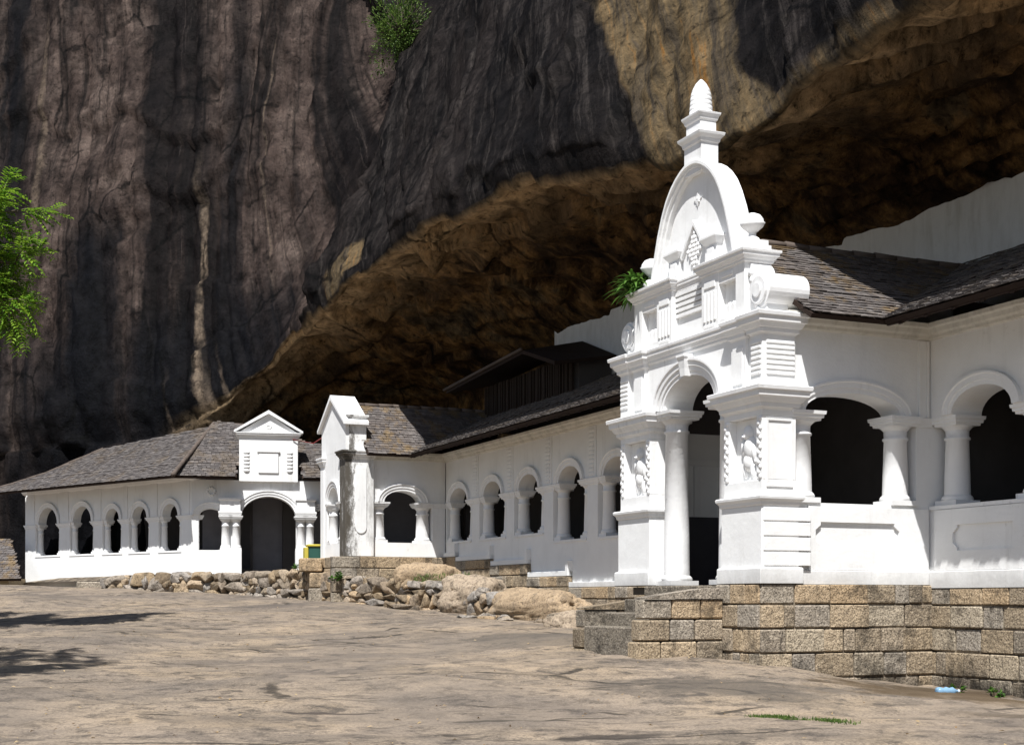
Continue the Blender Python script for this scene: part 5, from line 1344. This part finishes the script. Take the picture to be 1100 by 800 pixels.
# bush on the cliff
def shrub(name, label, loc, r, n, mat, L, W, cat='shrub', droop=0.0, group=None, hang=0.0):
    th = thing(name, label, cat, loc, 0, group); st2 = MB(); lf = MB(); c = Vector(loc)
    for i in range(max(5, n//60)):
        d = rv(); d.z = abs(d.z)*0.9; tip = c+Vector((d.x*r[0], d.y*r[1], d.z*r[2]))
        st2.tube([c-Vector((0, 0, 0.1)), c.lerp(tip, .5)+rv()*0.05*r[0], tip], 0.02*r[0]+0.006, 0.004, 5)
    clumps = []
    for i in range(max(6, n//28)):
        d = rv(); rr = random.random()**0.45; clumps.append(c+Vector((d.x*r[0]*rr, d.y*r[1]*rr, (d.z*0.8+0.25)*r[2]*rr-hang*random.random()**2*r[2])))
    for i in range(n):
        k_ = random.choice(clumps); p = k_+rv()*random.random()*0.22*(r[0]+r[2])*0.7
        d = (p-c).normalized()+rv()*0.8+Vector((0, 0, 0.3-droop)); leaf(lf, p, d, Vector((0, 0, 1))+rv()*0.6, L*random.uniform(.7, 1.2), W*random.uniform(.7, 1.2))
    st2.build('stem', BARK, th, recalc=False); lf.build('foliage', mat, th, recalc=False); return th
def cliff_at(px, py):
    """nearest cliff vertex along the sight line through a photo point (used once to root the shrub on real rock)"""
    arr = np.array(cv); d = np.array([(px-550)/1500, 1.0, (643-py)/1500]); d /= np.linalg.norm(d)
    t = arr@d; off = np.linalg.norm(arr-np.outer(t, d), axis=1); i = np.where((off < 0.25) & (t > 5))[0]
    j = i[np.argmin(t[i])] if len(i) else np.argmin(off); return Vector(cv[j])
cb_ = cliff_at(428, 42)
shrub('cliff_bush', 'green bush rooted in a cleft high on the dark cliff', cb_+Vector((0.0, -0.5, 0.1)), (1.15, 0.8, 1.45), 4200, LEAF_DK, 0.14, 0.06, hang=0.7)
# strap-leaved plant growing on the gate
sp = thing('wild_plant', 'strap-leaved green plant sprouting high on the left shoulder of the tall gatehouse', 'plant', F(3.86, 0.12, 5.14), 0)
lf = MB(); c0 = F(3.88, 0.10, 5.22)
for i in range(260):
    d = rv(); d.z = abs(d.z)*0.9+0.1; d.normalize(); L = random.uniform(0.30, 0.52); base = c0+rv()*0.16
    s = d.cross(Vector((0, 0, 1)))
    s = s.normalized() if s.length > .01 else Vector((1, 0, 0)); pts2 = [base+d*L*t-Vector((0, 0, 0.55*L*t*t)) for t in (0, .35, .7, 1.0)]; w = [0.012, 0.026, 0.02, 0.002]
    vs = []
    for p, ww in zip(pts2, w): vs += [tuple(p+s*ww), tuple(p-s*ww)]
    lf.add(vs, [(0, 1, 3, 2), (2, 3, 5, 4), (4, 5, 7, 6)])
MB().tube([c0-Vector((0, 0, 0.12)), c0+Vector((0, 0, 0.1))], 0.02, 0.01, 6).build('stem', BARK, sp); lf.build('foliage', LEAF_GL, sp, recalc=False)
# small weeds
for (x, y, r, lab) in ((6.35, 19.85, 0.13, 'small leafy weed at the foot of the granite plinth, left of a pair'), (6.75, 19.55, 0.12, 'small leafy weed at the foot of the granite plinth, right of a pair')):
    shrub('weed', lab, (x, y, ground_z(x, y)+0.03), (r, r, r*1.1), 70, LEAF_GL, 0.085, 0.05, 'weed', group='weeds in the stonework')
x, y = at(363, 38.9), 38.9
shrub('weed', 'low green weed growing on top of the rubble wall', (x, y-0.25, 0.62), (0.26, 0.2, 0.24), 200, LEAF_GL, 0.09, 0.055, 'weed', group='weeds in the stonework')
x, y = at(322, 40.7), 40.7
shrub('weed', 'tiny weed on the rubble wall before the pedimented porch', (x, y-0.2, 0.84), (0.2, 0.15, 0.14), 90, LEAF_GL, 0.08, 0.04, 'weed', group='weeds in the stonework')
gs = MB()
for i in range(1100):
    t = random.choice((random.gauss(.15,.08), random.gauss(.35,.12), random.gauss(.75,.06), random.random())); x = 2.60+t*0.85+random.gauss(0, .05); y = 14.95-1.0*t+random.gauss(0, .07)*(1.2-abs(t-.4)); z = ground_z(x, y)
    d = Vector((random.gauss(0, .4), random.gauss(0, .4), 1)); leaf(gs, Vector((x, y, z-0.005)), d, rv(), random.uniform(.02, .055), 0.010)
for i in range(350):
    x = random.uniform(-2.6, -1.0); Y = 35.2+(x+1.0)*-0.9; 
    leaf(gs, Vector((x, Y-0.2, 0.45+random.uniform(-.1, .15))), Vector((random.gauss(0, .5), random.gauss(0, .5), 1)), rv(), random.uniform(.06, .14), 0.02)
ll = MB()
for i in range(420):
    Y = 11+random.random()**1.6*28; x = random.uniform(-0.36, 0.36)*Y
    if (F(0, 0)-Vector((x, Y, 0))).dot(B) < 0.3: continue
    z = ground_z(x, Y); d = Vector((random.gauss(0, 1), random.gauss(0, 1), random.gauss(0, .2))); leaf(ll, Vector((x, Y, z+0.012)), d, Vector((0, 0, 1))+rv()*0.5, random.uniform(.03, .08), random.uniform(.015, .035))
tag(ll.build('leaf_litter', mat_leaf('dry_leaf', (0.20, 0.12, 0.05), (0.42, 0.32, 0.18), 0.1), recalc=False), 'scattered small dry leaves on the bare rock', 'leaves', kind='stuff')
go = gs.build('grass_tufts', LEAF_DK, recalc=False); tag(go, 'thin line of short green grass in a crack of the rock', 'grass', kind='stuff')
